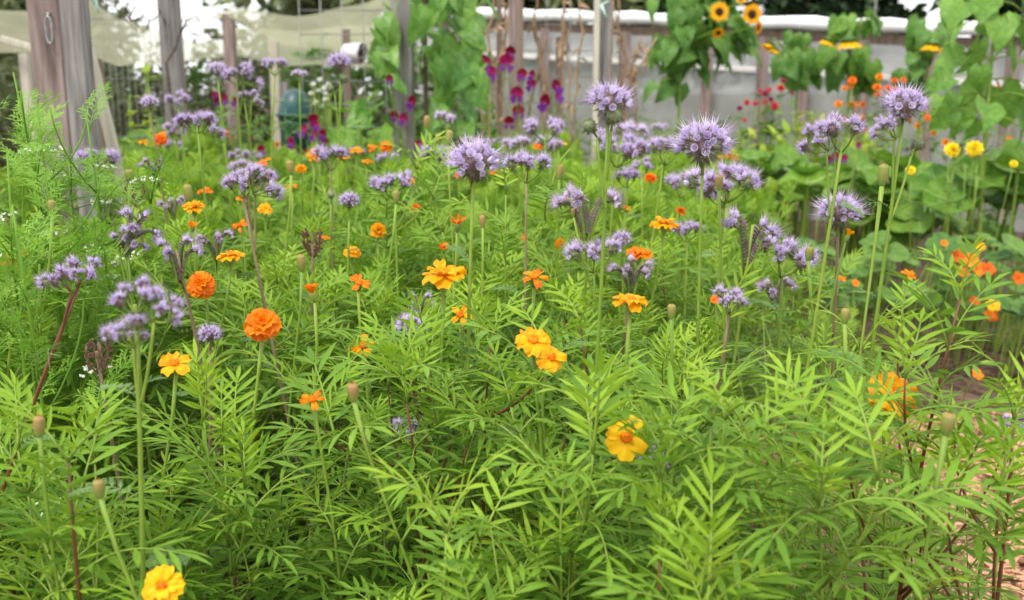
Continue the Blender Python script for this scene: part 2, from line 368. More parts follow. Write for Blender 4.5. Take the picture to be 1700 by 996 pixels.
post(470, 6.0, .045, 1.05, M_WOODG, 'short grey stake beside the teal plastic bin', 'stake', cat='stake')
post(575, 6.2, .045, 1.36, M_WOODB, 'dark brown post with a tin bucket hung on it')
post(512, 5.6, .04, .86, M_WOODG, 'low grey stake just behind the teal plastic bin', 'stake', cat='stake')
post(41, 5.6, .05, 1.2, M_WOODT, 'pale stake carrying a sloping rail beside the broad post', 'stake', cat='stake')
b = MB(); p = at(2, 64, 5.5); q = at(100, 92, 5.5); post_mesh(b, (0, 0, 0), q - p, .03, .035)
tag(put('sloping_rail', b.mesh('sloping_rail', [M_WOODT], False), None, Matrix.Translation(p)), 'pale sloping timber rail under the cream netting', 'rail')
post(669, 3.85, .077, 1.75, M_WOODG, 'sturdy grey brown post with bean leaves hanging over its top', wy=.07)
post(706, 3.95, .016, 1.95, M_WOODB, 'thin brown bean pole next to the sturdy leafy post', 'bean_pole', cat='pole')
post(856, 5.0, .07, 1.75, M_WOODP, 'pinkish grey post behind the crimson sweet peas')
post(865, 4.9, .022, 1.7, M_WOODB, 'dark thin stake tied along the pinkish grey post', 'stake', cat='stake')
post(829, 5.3, .03, 1.62, M_WOODB, 'rusty brown stake between the bean leaves and the pinkish grey post', 'stake', cat='stake')
post(928, 5.5, .035, 1.28, M_WOODB, 'rough brown stake inside the dry vine trellis', 'stake', cat='stake')
post(1004, 5.0, .055, 1.75, M_WOODG, 'dark grey post tied with pale green twine')
post(990, 4.92, .026, 1.75, M_WOODT, 'pale batten fixed to the side of the dark grey post', 'batten', cat='batten')
post(1637, 4.3, .028, 1.24, M_WOODG, 'thin grey stake supporting the tall leafy sunflower', 'stake', cat='stake')
b = MB(); p = at(998, 8, 4.85); b.tube([p, at(1004, 22, 4.84), at(1010, 34, 4.85)], [.008, .006, .003], 5); b.tube(curve(p, at(1012, 2, 4.95), V((0, -.03, 0))), .004, 4)
tag(put('garden_twine', b.mesh('garden_twine', [M_TWINE])), 'pale green twine knotted on the dark grey post', 'twine')
b = MB(); p = at(158, -6, 3.4); b.tube([p, at(161, 10, 3.4), at(163, 22, 3.4)], [.003, .004, .003], 4); b.tube([p, at(155, 8, 3.4)], .003, 4); b.tube([at(140, -8, 3.1), p, at(185, -10, 3.5)], .003, 4)
tag(put('garden_twine', b.mesh('garden_twine', [M_TWINE])), 'frayed pale green twine hanging beside the grey split post', 'twine')

def wire_panel(x0, x1, Y0, Y1, z0, z1, dx, dz, r, label):
    b = MB(); L = math.hypot(x1 - x0, Y1 - Y0); n = max(1, int(L / dx)); k = max(1, int((z1 - z0) / dz))
    P = lambda u, z: V((x0 + (x1 - x0) * u, Y0 + (Y1 - Y0) * u, z))
    o_ = thing('wire_mesh_panel', P(0, 0), label, 'wire mesh'); off = P(0, 0)
    b2 = MB()
    for i in range(n + 1): b.tube([P(i / n, z0) - off, P(i / n, z1) - off], r, 4)
    for j in range(k + 1): b2.tube([P(0, z0 + j * (z1 - z0) / k) - off + V((0, .004, 0)), P(1, z0 + j * (z1 - z0) / k) - off + V((0, .004, 0))], r, 4)
    put('upright_wires', b.mesh('upright_wires', [M_WIRE]), o_); put('cross_wires', b2.mesh('cross_wires', [M_WIRE]), o_)
wire_panel(at(140, 100, 4.4).x, at(276, 100, 4.4).x, 4.4, 4.45, .0, 1.5, .024, .22, .0013, 'narrow spaced wire fence between the grey posts and the netting')
wire_panel(at(500, 100, 5.6).x, at(640, 100, 5.6).x, 5.6, 5.6, .0, 1.75, .115, .12, .003, 'wide square wire grid in front of the cream netting')
wire_panel(at(868, 100, 5.1).x, at(985, 100, 5.1).x, 5.1, 5.1, .0, 1.65, .10, .12, .0022, 'square wire trellis between the pinkish post and the dark grey post')

def net(name, corners, sag, label, ruff=.03):
    """cloth hung between four points (top left, top right, bottom left, bottom right)"""
    a, b_, c, d = [V(q) for q in corners]; m = MB(); ph = rnd(0, 6)
    def fn(u, v):
        p = a.lerp(b_, u).lerp(c.lerp(d, u), v)
        f = 4 * u * (1 - u)
        return p + V((0, ruff * math.sin(9 * u + ph + 4 * v) + ruff * .5 * math.sin(23 * u + ph), -sag * f + .4 * ruff * math.sin(13 * u + 7 * v)))
    m.grid(fn, 36, 14, 0, 0.); return tag(put(name, m.mesh(name, [M_NET])), label, 'net')
net('shade_net', (at(-90, -8, 8.6), at(150, 30, 8), at(-90, 62, 5.7), at(150, 92, 5.9)), .04, 'cream netting slung behind the broad pinkish post')
net('shade_net', (at(140, -4, 7.6), at(285, 50, 7.9), at(140, 92, 6.2), at(300, 98, 6.4)), .05, 'cream netting hanging behind the narrow spaced wire fence')
net('shade_net', (at(288, 60, 9.2), at(384, 64, 9), at(292, 100, 7.0), at(384, 84, 6.7)), .03, 'low cream netting between the vine wound post and the netting peak')
net('shade_net', (at(292, 30, 7.6), at(384, 14, 6.5), at(292, 36, 7.2), at(382, 24, 6.4)), .02, 'narrow cream net strip rising to the peak of the pinkish post', .01)
net('shade_net', (at(384, 12, 6.5), at(660, -20, 7.4), at(378, 30, 6.2), at(660, 78, 6.3)), .10, 'broad cream netting sagging behind the wide square wire grid')
net('shade_net', (at(388, 46, 8.2), at(660, 30, 8.6), at(380, 92, 7.2), at(660, 104, 7.4)), .05, 'second layer of cream netting under the broad sagging sheet')

# film tunnel: sill posts, rail, film, rolled-up side
TA, TB = at(690, 19, 8.9), at(1800, 53, 6.55)
TA2, TB2 = at(690, 82, 8.9), at(1800, 147, 6.55)
tun = thing('film_tunnel', V((TA.x, TA.y, 0)), 'long low growing tunnel of milky film with a white rolled up side', 'polytunnel')
def T(u, z): p = TA.lerp(TB, u); return V((p.x, p.y, z)) - tun.location
def Tr(u): return TA.lerp(TB, u) - tun.location
def Tl(u): return TA2.lerp(TB2, u) - tun.location
b = MB(); b.tube([Tr(i / 30) + V((0, 0, .006 * math.sin(i * 1.7))) for i in range(31)], [.047 + .006 * math.sin(i * 2.3) for i in range(31)], 14); put('film_roll', b.mesh('film_roll', [M_ROLL]), tun)
b = MB(); post_mesh(b, Tr(0) + V((0, .04, -.09)), Tr(1) + V((0, .04, -.09)), .03, .07); put('top_rail', b.mesh('top_rail', [M_WOODB], False), tun)
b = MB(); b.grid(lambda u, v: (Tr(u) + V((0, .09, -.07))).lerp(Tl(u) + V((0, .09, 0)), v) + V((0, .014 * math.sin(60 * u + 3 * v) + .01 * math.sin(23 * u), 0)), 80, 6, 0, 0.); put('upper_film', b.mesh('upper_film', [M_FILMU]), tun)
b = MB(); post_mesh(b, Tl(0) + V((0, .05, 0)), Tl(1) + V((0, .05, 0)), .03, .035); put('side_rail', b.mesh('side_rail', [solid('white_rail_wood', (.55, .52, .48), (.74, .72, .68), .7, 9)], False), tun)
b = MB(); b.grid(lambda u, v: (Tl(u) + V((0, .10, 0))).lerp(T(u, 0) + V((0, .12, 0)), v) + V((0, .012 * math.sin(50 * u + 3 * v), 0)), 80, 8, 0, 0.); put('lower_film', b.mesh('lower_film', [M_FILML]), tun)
for px in (760, 905, 1040, 1178, 1270, 1342, 1440, 1552, 1690):
    u = min(range(400), key=lambda k: abs(proj(TA.lerp(TB, k / 400))[0] - px)) / 400
    b = MB(); zt = Tr(u).z - .10; post_mesh(b, (0, 0, 0), (0, 0, zt), .075, .05); put('tunnel_post', b.mesh('tunnel_post', [M_WOODP], False), tun, Matrix.Translation(T(u, 0) + V((0, .03, 0))))
b = MB()
for i in range(9):
    u = i / 8 + .02; pts = []
    for k in range(13):
        q = math.pi * k / 12 * .5; base = Tr(min(u, 1)); pts.append(base + V((.35 * (1 - math.cos(q)), .15 + 2.2 * (1 - math.cos(q)), -.1 + .22 * math.sin(q) - .2)))
    b.tube(pts, .014, 5)
put('hoops', b.mesh('hoops', [M_WOODT]), tun)
b = MB(); b.grid(lambda u, v: Tr(u) + V((.35 * (1 - math.cos(v * 1.57)), .12 + 2.2 * (1 - math.cos(v * 1.57)), -.16 + .16 * math.sin(v * 1.57))), 30, 8, 0, 0.); put('roof_film', b.mesh('roof_film', [M_FILMU]), tun)
b = MB(); b.grid(lambda u, v: Tr(u) + V((.35, 2.4, .0 - v * 1.5)), 30, 4, 0, 0.); put('rear_film', b.mesh('rear_film', [M_FILML]), tun)
p = at(1452, 33, 7.6); b = MB(); b.tube([(0, 0, -.3), (0, 0, .5)], .009, 6); b.tube([(0, 0, .5), (0, 0, .53)], [.014, .012], 6)
put('vent_rod', b.mesh('vent_rod', [M_WIRE]), tun, Matrix.Translation(p - tun.location))

# teal bin and tin bucket
def lathe_obj(name, prof, n, mats, parent, M, twoc=None):
    b = MB(); b.lathe(prof, n, 0, None, 0, 0., twoc); return put(name, b.mesh(name, mats), parent, M)
p = foot(487, 5.4); zt = at(487, 146, 5.4).z
bn = thing('garden_bin', V((p.x, p.y, -.005)), 'teal green plastic garden bin with rounded lid among the weeds', 'bin')
lathe_obj('body', [(.075, 0), (.08, .02), (.088, zt * .8), (.092, zt * .81), (.09, zt * .83)], 20, [M_TEAL], bn, Matrix.Identity(4))
lathe_obj('lid', [(.094, zt * .83), (.095, zt * .87), (.082, zt * .93), (.06, zt * .97), (.03, zt * .995), (.004, zt)], 20, [M_TEAL], bn, Matrix.Identity(4))
b = MB(); b.tube([V((.09 * math.cos(a_), -.06 - .03 * math.sin(a_), zt * .86)) for a_ in [i * math.pi / 8 for i in range(9)]], .008, 6); put('handle', b.mesh('handle', [M_TEAL]), bn)
p = at(588, 88, 6.05); bu = thing('tin_bucket', p, 'bright tin bucket hung sideways on the dark brown post', 'bucket')
Mb = fz(V((-.055, 0, 0)), V((.9, -.35, -.05)))
lathe_obj('shell', [(.05, 0), (.053, .005), (.064, .115), (.068, .118), (.064, .121), (.058, .112), (.047, .012), (.001, .01)], 20, [M_TIN, M_TINI], bu, Mb, [0, 0, 0, 0, 0, 1, 1, 1])
b = MB(); b.tube([Mb @ V((.066 * math.cos(a_), .066 * math.sin(a_) * 1.0, .115 + .05 * math.sin(a_))) for a_ in [i * math.pi / 10 for i in range(11)]], .0025, 5); put('handle', b.mesh('handle', [M_WIRE]), bu)
p = at(196, 292, 5.0); pt = thing('garden_pot', V((p.x, p.y, -.005)), 'wide terracotta bowl half hidden behind the phacelia', 'pot')
zz = p.z + .02; lathe_obj('bowl', [(.10, 0), (.11, .02), (.15, zz - .05), (.165, zz - .045), (.165, zz), (.15, zz), (.13, zz - .05), (.01, zz - .06)], 24, [M_TERRA], pt, Matrix.Identity(4))

# ------------------------------------------------------------------ leaf templates
def heart_leaf(L, W, seed, bend=.5, fold=.15, ruff=.03, lobes=0., m=0):
    random.seed(seed); b = MB(); a = rnd(0, 1); ph = rnd(0, 6)
    def prof(t): return max(0., (math.sin(math.pi * t ** .62)) ** .8) * (1 + lobes * .12 * math.sin(21 * t))
    def fn(u, v):
        s_ = 2 * v - 1; wd = W * prof(.04 + .96 * u) * (1 if u < 1 else 0)
        x = L * u - (.12 * L * abs(s_) * (1 - u) ** 3 * 1.6)
        return (x * (1 - .15 * bend * u), s_ * wd, -bend * L * u * u + abs(s_) * wd * fold + ruff * L * math.sin(9 * u + ph + 4 * s_) * abs(s_))
    b.grid(fn, 8, 6, m, a); return b
def round_leaf(Rd, seed, n=22, lob=.12, ruff=.12, cup=.2, veins=False):
    random.seed(seed); b = MB(); a = rnd(0, 1); ph = rnd(0, 6); rings = 4
    pt_ = lambda r, q: V((Rd * r * math.cos(q) * (1 - lob * .5 + lob * math.cos(5 * q) * r + .05 * math.sin(11 * q) * r), Rd * r * math.sin(q) * (1 - lob * .5 + lob * math.cos(5 * q) * r), Rd * (cup * r * r + ruff * r * r * math.sin(6 * q + ph) * .6 + ruff * .4 * r * math.sin(3 * q + ph))))
    b.v.append(V((0, 0, 0)))
    for i in range(1, rings + 1):
        for j in range(n): b.v.append(pt_(i / rings, 2 * math.pi * j / n))
    for j in range(n): b.face((0, 1 + j, 1 + (j + 1) % n), 0, a)
    for i in range(rings - 1):
        for j in range(n):
            b.face((1 + i * n + j, 1 + (i + 1) * n + j, 1 + (i + 1) * n + (j + 1) % n, 1 + i * n + (j + 1) % n), 0, a)
    if veins:
        for k in range(5):
            q = 2 * math.pi * k / 5; b.tube([pt_(r, q) + V((0, 0, .0012)) for r in (.02, .3, .6, .92)], [.003, .0025, .0018, .0008], 4, 1, a)
    return b
def pinnate(seed, L, pairs, LL, W, serr=.12, segs=9, arch=(.25, .55), ang=(62, 34), term=True, m=0, mr=1):
    """fern-like compound leaf along +X"""
    random.seed(seed); b = MB(); a1, a2 = arch[0] + rnd(-.1, .1), arch[1] + rnd(-.15, .2); sw = rnd(-.12, .12)
    f = lambda t: V((L * t, L * sw * t * t, L * (a1 * t - a2 * t * t)))
    b.tube([f(i / 6) for i in range(7)], [.0016 * (1 - .6 * i / 6) for i in range(7)], 4, mr)
    for k in range(pairs):
        t = .22 + .72 * k / max(1, pairs - 1); p = f(t); tg = (f(t + .01) - f(t - .01)).normalized()
        sd_ = V((0, 0, 1)).cross(tg).normalized(); up = tg.cross(sd_)
        for s_ in (1, -1):
            if random.random() < .04: continue
            th = R(ang[0] + (ang[1] - ang[0]) * (k / max(1, pairs - 1)) + rnd(-6, 6))
            d = tg * math.cos(th) + sd_ * s_ * math.sin(th) + up * rnd(-.18, .3)
            l_ = LL * (.55 + .55 * math.sin(math.pi * (.12 + .76 * k / max(1, pairs - 1)))) * rnd(.85, 1.12)
            b.blade(p + tg * rnd(-.002, .002), d, up, l_, W * rnd(.85, 1.1) * (l_ / LL) ** .4, segs, rnd(.15, .5), rnd(-.05, .3), serr, m)
    if term:
        tg = (f(1) - f(.97)).normalized(); b.blade(f(.99), tg, V((0, 0, 1)), LL * .85, W, segs, .3, rnd(0, .25), serr, m)
    return b
def ferny(seed, L, pairs, LL, m=0):
    """twice-cut grey-green leaf"""
    random.seed(seed); b = MB(); a2 = rnd(.5, .9)
    f = lambda t: V((L * t, 0, L * (.3 * t - a2 * t * t)))
    b.tube([f(i / 5) for i in range(6)], [.0012 * (1 - .5 * i / 5) for i in range(6)], 4, 0)
    for k in range(pairs):
        t = .18 + .8 * k / pairs; p = f(t); tg = (f(t + .01) - f(t - .01)).normalized()
        for s_ in (1, -1):
            th = R(rnd(48, 66)); sd_ = V((0, s_, 0)); d = tg * math.cos(th) + sd_ * math.sin(th) + V((0, 0, rnd(-.1, .25)))
            l_ = LL * math.sin(math.pi * (.2 + .7 * k / pairs)) * rnd(.8, 1.1); d.normalize()
            b.blade(p, d, V((0, 0, 1)), l_, l_ * .10, 4, .2, .15, 0, m)
            for j in range(4):
                pp = p + d * l_ * (.25 + .2 * j)
                for s2 in (1, -1):
                    d2 = (d * .75 + d.cross(V((0, 0, 1))) * s2 * .7).normalized(); b.blade(pp, d2, V((0, 0, 1)), l_ * .32 * (1 - .12 * j), l_ * .055, 3, .2, .1, 0, m)
    return b
def thready(seed, L, m=0):
    """hair-fine herb leaf"""
    random.seed(seed); b = MB(); f = lambda t: V((L * t, 0, L * (.35 * t - .35 * t * t)))
    b.tube([f(i / 4) for i in range(5)], [.0012 - .0002 * i for i in range(5)], 3, m)
    for k in range(8):
        p = f(.2 + .8 * k / 8)
        for s_ in (1, -1):
            d = V((rnd(.5, .8), s_ * rnd(.6, .9), rnd(-.2, .5))).normalized(); l_ = L * rnd(.25, .4) * (1.1 - .6 * k / 8)
            b.blade(p, d, V((0, 0, 1)), l_, .0011, 3, .2, .1, 0, m)
            for j in range(3):
                pp = p + d * l_ * (.3 + .22 * j)
                for s2 in (1, -1):
                    d2 = (d + perp(d) * s2 * rnd(.5, .9) + V((0, 0, rnd(-.3, .5)))).normalized(); b.blade(pp, d2, V((0, 0, 1)), l_ * rnd(.3, .45), .0010, 2, .2, .1, 0, m)
    return b
def save(bs, name, mats, smooth=True): return [(b, b.mesh(name, mats, smooth)) for b in bs]
LF_BIG = save([pinnate(100 + k, .115 + .01 * (k % 4), 5 + k % 2, .054, .0046, .16, 9, (.2, .42), (70, 40)) for k in range(9)], 'leaf', [M_LEAF, M_STEM])
LF_MID = save([pinnate(130 + k, .100, 5 + k % 2, .044, .0034, .12, 7, (.3, .4), (64, 36)) for k in range(6)], 'leaf', [M_LEAF, M_STEM])
LF_SML = save([pinnate(150 + k, .070, 5, .036, .0024, 0, 5, (.35, .3), (56, 30)) for k in range(6)], 'leaf', [M_YOUNG, M_STEM])
LF_OLD = save([pinnate(165 + k, .11, 5, .046, .0046, .16, 9, (.1, .7), (66, 40)) for k in range(4)], 'leaf', [M_OLD, M_DRYST])
LF_FAR = [pinnate(170 + k, .095, 6, .044, .0034, 0, 3, (.35, .35), (52, 26)) for k in range(6)]
LF_PH = save([ferny(190 + k, .09 + .02 * (k % 3), 7, .034) for k in range(5)], 'leaf', [M_PLEAF])
LF_TH = save([thready(210 + k, .07 + .01 * k) for k in range(5)], 'leaf', [M_HERB])

# ------------------------------------------------------------------ marigold plants
def marigold_shape(seed, H, n_shoot=5, spread=.9, upr=0):
    """-> stem MB (0 green, 1 red) and [(size class, variant, matrix)] of the leaves"""
    random.seed(seed); st = MB(); lv = []; red = 1 if random.random() < .4 else 0
    bow = V((rnd(-.03, .03), rnd(-.03, .03), 0)); tip = V((rnd(-.05, .05), rnd(-.05, .05), H))
    pts = curve((0, 0, 0), tip, bow, 9); st.tube(pts, [.0042 - .0030 * i / 9 for i in range(10)], 6, red)
    nn = max(5, int(H / .060)); a0 = rnd(0, 6.28)
    for k in range(nn):
        t = .16 + .84 * k / (nn - 1); p, tg = along(pts, min(t, .999)); a = a0 + k * 1.571 + rnd(-.3, .3)
        for s_ in (0, math.pi):
            el = R(rnd(2, 34) + 34 * t ** 2 + upr); d = V((math.cos(a + s_) * math.cos(el), math.sin(a + s_) * math.cos(el), math.sin(el)))
            c = 0 if t < .74 else (1 if t < .95 else 2)
            if t < .45 and random.random() < .16: c = 3
            lv.append((c, random.randrange(99), fx(p, d, V((0, 0, 1)), rnd(.85, 1.2) * (1.0 if t < .72 else .95), rnd(-.35, .35))))
    for k in range(n_shoot):
        t = rnd(.35, .9); p, tg = along(pts, t); a = rnd(0, 6.28); ln = H * rnd(.18, .34)
        d = V((math.cos(a) * spread * .75, math.sin(a) * spread * .75, 1)).normalized(); tp = p + d * ln + V((0, 0, ln * .15))
        if tp.z > H * 1.05: tp.z = H * rnd(.95, 1.05)
        sp = curve(p, tp, V((math.cos(a), math.sin(a), 0)) * ln * .12, 5); st.tube(sp, [.0022 - .0012 * i / 5 for i in range(6)], 5, 0)
        for j in range(3):
            q, tg = along(sp, .35 + .64 * j / 2); a2 = a + j * 1.571 + rnd(-.3, .3)
            for s_ in (0, math.pi):
                el = R(rnd(12, 40) + 12 * j + upr); dd = V((math.cos(a2 + s_) * math.cos(el), math.sin(a2 + s_) * math.cos(el), math.sin(el)))
                lv.append((1 if j < 2 else 2, random.randrange(99), fx(q, dd, V((0, 0, 1)), rnd(.8, 1.2), rnd(-.35, .35))))
    return st, lv
LFS = (LF_BIG, LF_MID, LF_SML, LF_OLD)
def place_leaves(lv, root):
    for c, k, M in lv: put('leaf', LFS[c][k % len(LFS[c])][1], root, M)
SHAPES = []
for k in range(12):
    st, lv = marigold_shape(300 + k, .62, 5, 1.1); SHAPES.append((st.mesh('stem', [M_STEM, M_RED]), lv))
FARM = []
for k in range(8):
    st, lv = marigold_shape(330 + k, .62, 8, .8, 14); b = MB()
    for c, i, M in lv:
        q = LF_FAR[i % 6]; n0 = len(b.m); b.add(q, M @ Matrix.Scale((1.0, .85, .66, 1.)[c], 4), 0)
        if c == 2: b.m[n0:] = [2 if m_ == 0 else m_ for m_ in b.m[n0:]]
    FARM.append((st.mesh('stem', [M_STEM, M_RED]), b.mesh('foliage', [M_LEAF, M_STEM, M_YOUNG])))
random.seed(11)

# petals, discs, calyces
def petal_mb(seed, L, W, ruff, lift, notch=.06):
    random.seed(seed); b = MB(); ph = rnd(0, 6)
    def fn(u, v):
        s_ = 2 * v - 1; wd = W * (.22 + .78 * math.sin(math.pi / 2 * min(1, u * 1.25))) * (1 - .35 * max(0, u - .75) * 4 * abs(s_) ** 2 * .8)
        x = L * u * (1 - .10 * s_ * s_ * u) - notch * L * u * (1 - abs(s_)) * (1 if u > .8 else 0)
        return (x, s_ * wd, L * (lift * u - .38 * u * u) + ruff * L * u * math.sin(4.5 * s_ + ph) + .10 * L * abs(s_) * u)
    b.grid(fn, 5, 6, 0); return b
PET = {}
for nm, mt in (('gold', M_GOLD), ('yellow', M_YEL), ('orange', M_ORG), ('rust', M_RUST), ('vivid', M_VORG)):
    PET[nm] = save([petal_mb(400 + k, .0205, .0095, .08 + .03 * k, .10 + .05 * k, .05 + .03 * (k % 3)) for k in range(5)], 'petal', [mt])
CAL = save([MB() for _ in range(1)], 'calyx', [M_CALYX])
def calyx_mb(flare=1.):
    b = MB(); b.lathe([(.0026, -.002), (.0040, .001), (.0062, .006), (.0072 * flare, .012), (.0070 * flare, .017), (.0064 * flare, .0195), (.004, .0185)], 12, 0, None, .07, .3); return b
CALM = calyx_mb().mesh('calyx', [M_CALYX])
def disc_mb(seed):
    random.seed(seed); b = MB(); b.lathe([(.0065, 0), (.0062, .0022), (.0045, .004), (.001, .0048)], 10, 0, None, 0, .4)
    for k in range(46):
        r = .0068 * math.sqrt(rnd(0, 1)); a = rnd(0, 6.28); p = V((r * math.cos(a), r * math.sin(a), .0035 - r * .25)); d = (V((p.x * 45, p.y * 45, 1)) + rdir() * .2).normalized()
        b.spike(p, d, rnd(.003, .006), .0011, 0)
    return b
DISC = save([disc_mb(420 + k) for k in range(3)], 'disc', [M_DISC])
def bud_mb(tipc, tall):
    b = MB(); b.lathe([(.0020, -.004), (.0038, .000), (.0056, .006), (.0063, .012), (.0060, .0175 + tall), (.0052, .0195 + tall)], 16, 0, None, .10, .2, [0, 0, 1, 1, 1, 1])
    for i in range(8):
        a = 6.2832 * i / 8; b.blade(V((math.cos(a) * .0052, math.sin(a) * .0052, .0185 + tall)), V((-math.cos(a) * .55, -math.sin(a) * .55, 1)), V((math.cos(a), math.sin(a), .3)), .0050, .0019, 3, .1, .1, 0, 1)
    for i in range(7):
        a = 6.2832 * i / 7; b.blade(V((math.cos(a) * .0030, math.sin(a) * .0030, .0190 + tall)), V((-math.cos(a) * .25, -math.sin(a) * .25, 1)), V((math.cos(a), math.sin(a), .3)), .0030 + tall * .35, .0013, 3, .1, .1, 0, 2)
    return b
BUD = [bud_mb(0, .0).mesh('bud', [M_CALYX, M_BUDC, M_RUST]), bud_mb(0, .004).mesh('bud', [M_CALYX, M_BUDC, M_ORG])]
def flower(root, p, face, sc, form, col):
    """marigold head whose petal plane sits at p, facing 'face'"""
    M = fz(p, face, rnd(0, 6.28), sc); inv = M
    c = put('flower', CALM, root, M @ Matrix.Translation((0, 0, -.0185)))
    L0 = Matrix.Translation((0, 0, .0185)); P = PET[col]
    def pet(n, el, s_, z, a0, jit=.15, sy=1.):
        for i in range(n):
            a = a0 + 6.2832 * i / n + rnd(-jit, jit); e = R(el + rnd(-14, 14))
            put('petal', P[random.randrange(5)][1], c, L0 @ Matrix.Rotation(a, 4, 'Z') @ Matrix.Translation((.003, 0, z)) @ Matrix.Rotation(-e, 4, 'Y') @ Matrix.Diagonal((s_ * rnd(.9, 1.1), s_ * sy * rnd(.9, 1.1), s_, 1)))
    disc = True
    if form == 'single': pet(random.choice((5, 6, 7)), 4, 1.08, .0, 0)
    elif form == 'flat': pet(8, 2, 1.12, .0, 0); pet(5, 26, .8, .002, .4)
    elif form == 'double': pet(9, -14, 1.1, .0, 0); pet(8, 14, 1.0, .003, .3); pet(7, 42, .8, .005, .1); pet(5, 66, .55, .006, .2)
    elif form == 'half': pet(6, 62, 1.0, .0, 0, .3, .7); disc = False
    elif form == 'ragged': pet(5, 8, .95, .0, 0, .5, .7)
    elif form == 'faded': pet(6, 55, .95, .0, 0, .2, .35)
    if disc: put('disc', DISC[random.randrange(3)][1], c, L0 @ Matrix.Translation((0, 0, .001)))
    return c
def base_for(tip, low=None):
    """where the stalk meets the ground: straight on through the pixel given, else about straight below"""
    if low is None: return V((tip.x + rnd(-.05, .05), tip.y + rnd(.0, .07), 0))
    q = at(low[0], low[1], tip.y); dx = (q.x - tip.x) / max(.02, tip.z - q.z)
    dx = max(-.6, min(.6, dx)); return V((tip.x + dx * tip.z, tip.y + rnd(0, .04), 0))
OCC = []          # (px, py, Y) that the filler plants must not cover
def marigold(px, py, Y, wpx, form, col, label, face=None, low=None, red=False, group=None, leaves=12, bud=None, name='marigold_plant'):
    tip = at(px, py, Y); OCC.append((px, py + wpx * .35 + 10, Y, wpx * .6)); sc = wpx * Y / FPX / .047; base = base_for(tip, low)
    r = thing(name, base, label, 'marigold', group)
    t = tip - base; f = (face or V((rnd(-.3, .3), rnd(-.5, -.1), 1))).normalized()
    end = t - f * (.0185 if not bud else .026) * sc
    pts = curve((0, 0, 0), end, V((rnd(-.02, .02), rnd(-.02, .02), 0)), 10); pts[-2] = pts[-1] - f * .03 + (pts[-2] - pts[-1] + f * .03) * .6
    k = len(pts); rad = [.0032 - .0016 * min(1, i / (k - 3)) for i in range(k)]; rad[-1] = .0032 * sc; rad[-2] = .0020
    b = MB(); b.tube(pts[:7], rad[:7], 6, 1 if red else 0); b.tube(pts[6:], rad[6:], 6, 0)
    put('stem', b.mesh('stem', [M_STEM, M_RED]), r)
    if bud is not None: put('flower_bud', BUD[bud], r, fz(end, f, rnd(0, 6), sc))
    else: flower(r, t, f, sc, form, col)
    H = t.z; a0 = rnd(0, 6.28); n = leaves // 2
    for i in range(n):
        tt = .18 + (.58 if H > .3 else .7) * i / max(1, n - 1); p, tg = along(pts, tt); a = a0 + i * 1.571 + rnd(-.3, .3)
        for s_ in (0, math.pi):
            el = R(rnd(15, 40) + 20 * tt); d = V((math.cos(a + s_) * math.cos(el), math.sin(a + s_) * math.cos(el), math.sin(el)))
            c = 0 if i < n - 3 else (1 if i < n - 1 else 2); put('leaf', LFS[c][random.randrange(6)][1], r, fx(p, d, V((0, 0, 1)), rnd(.8, 1.1), rnd(-.35, .35)))
    return r
UP = V((0, -.15, 1)); FW = V((.05, -1, .55)); TQ = V((0, -.55, 1))
G = 'marigolds with open flowers'
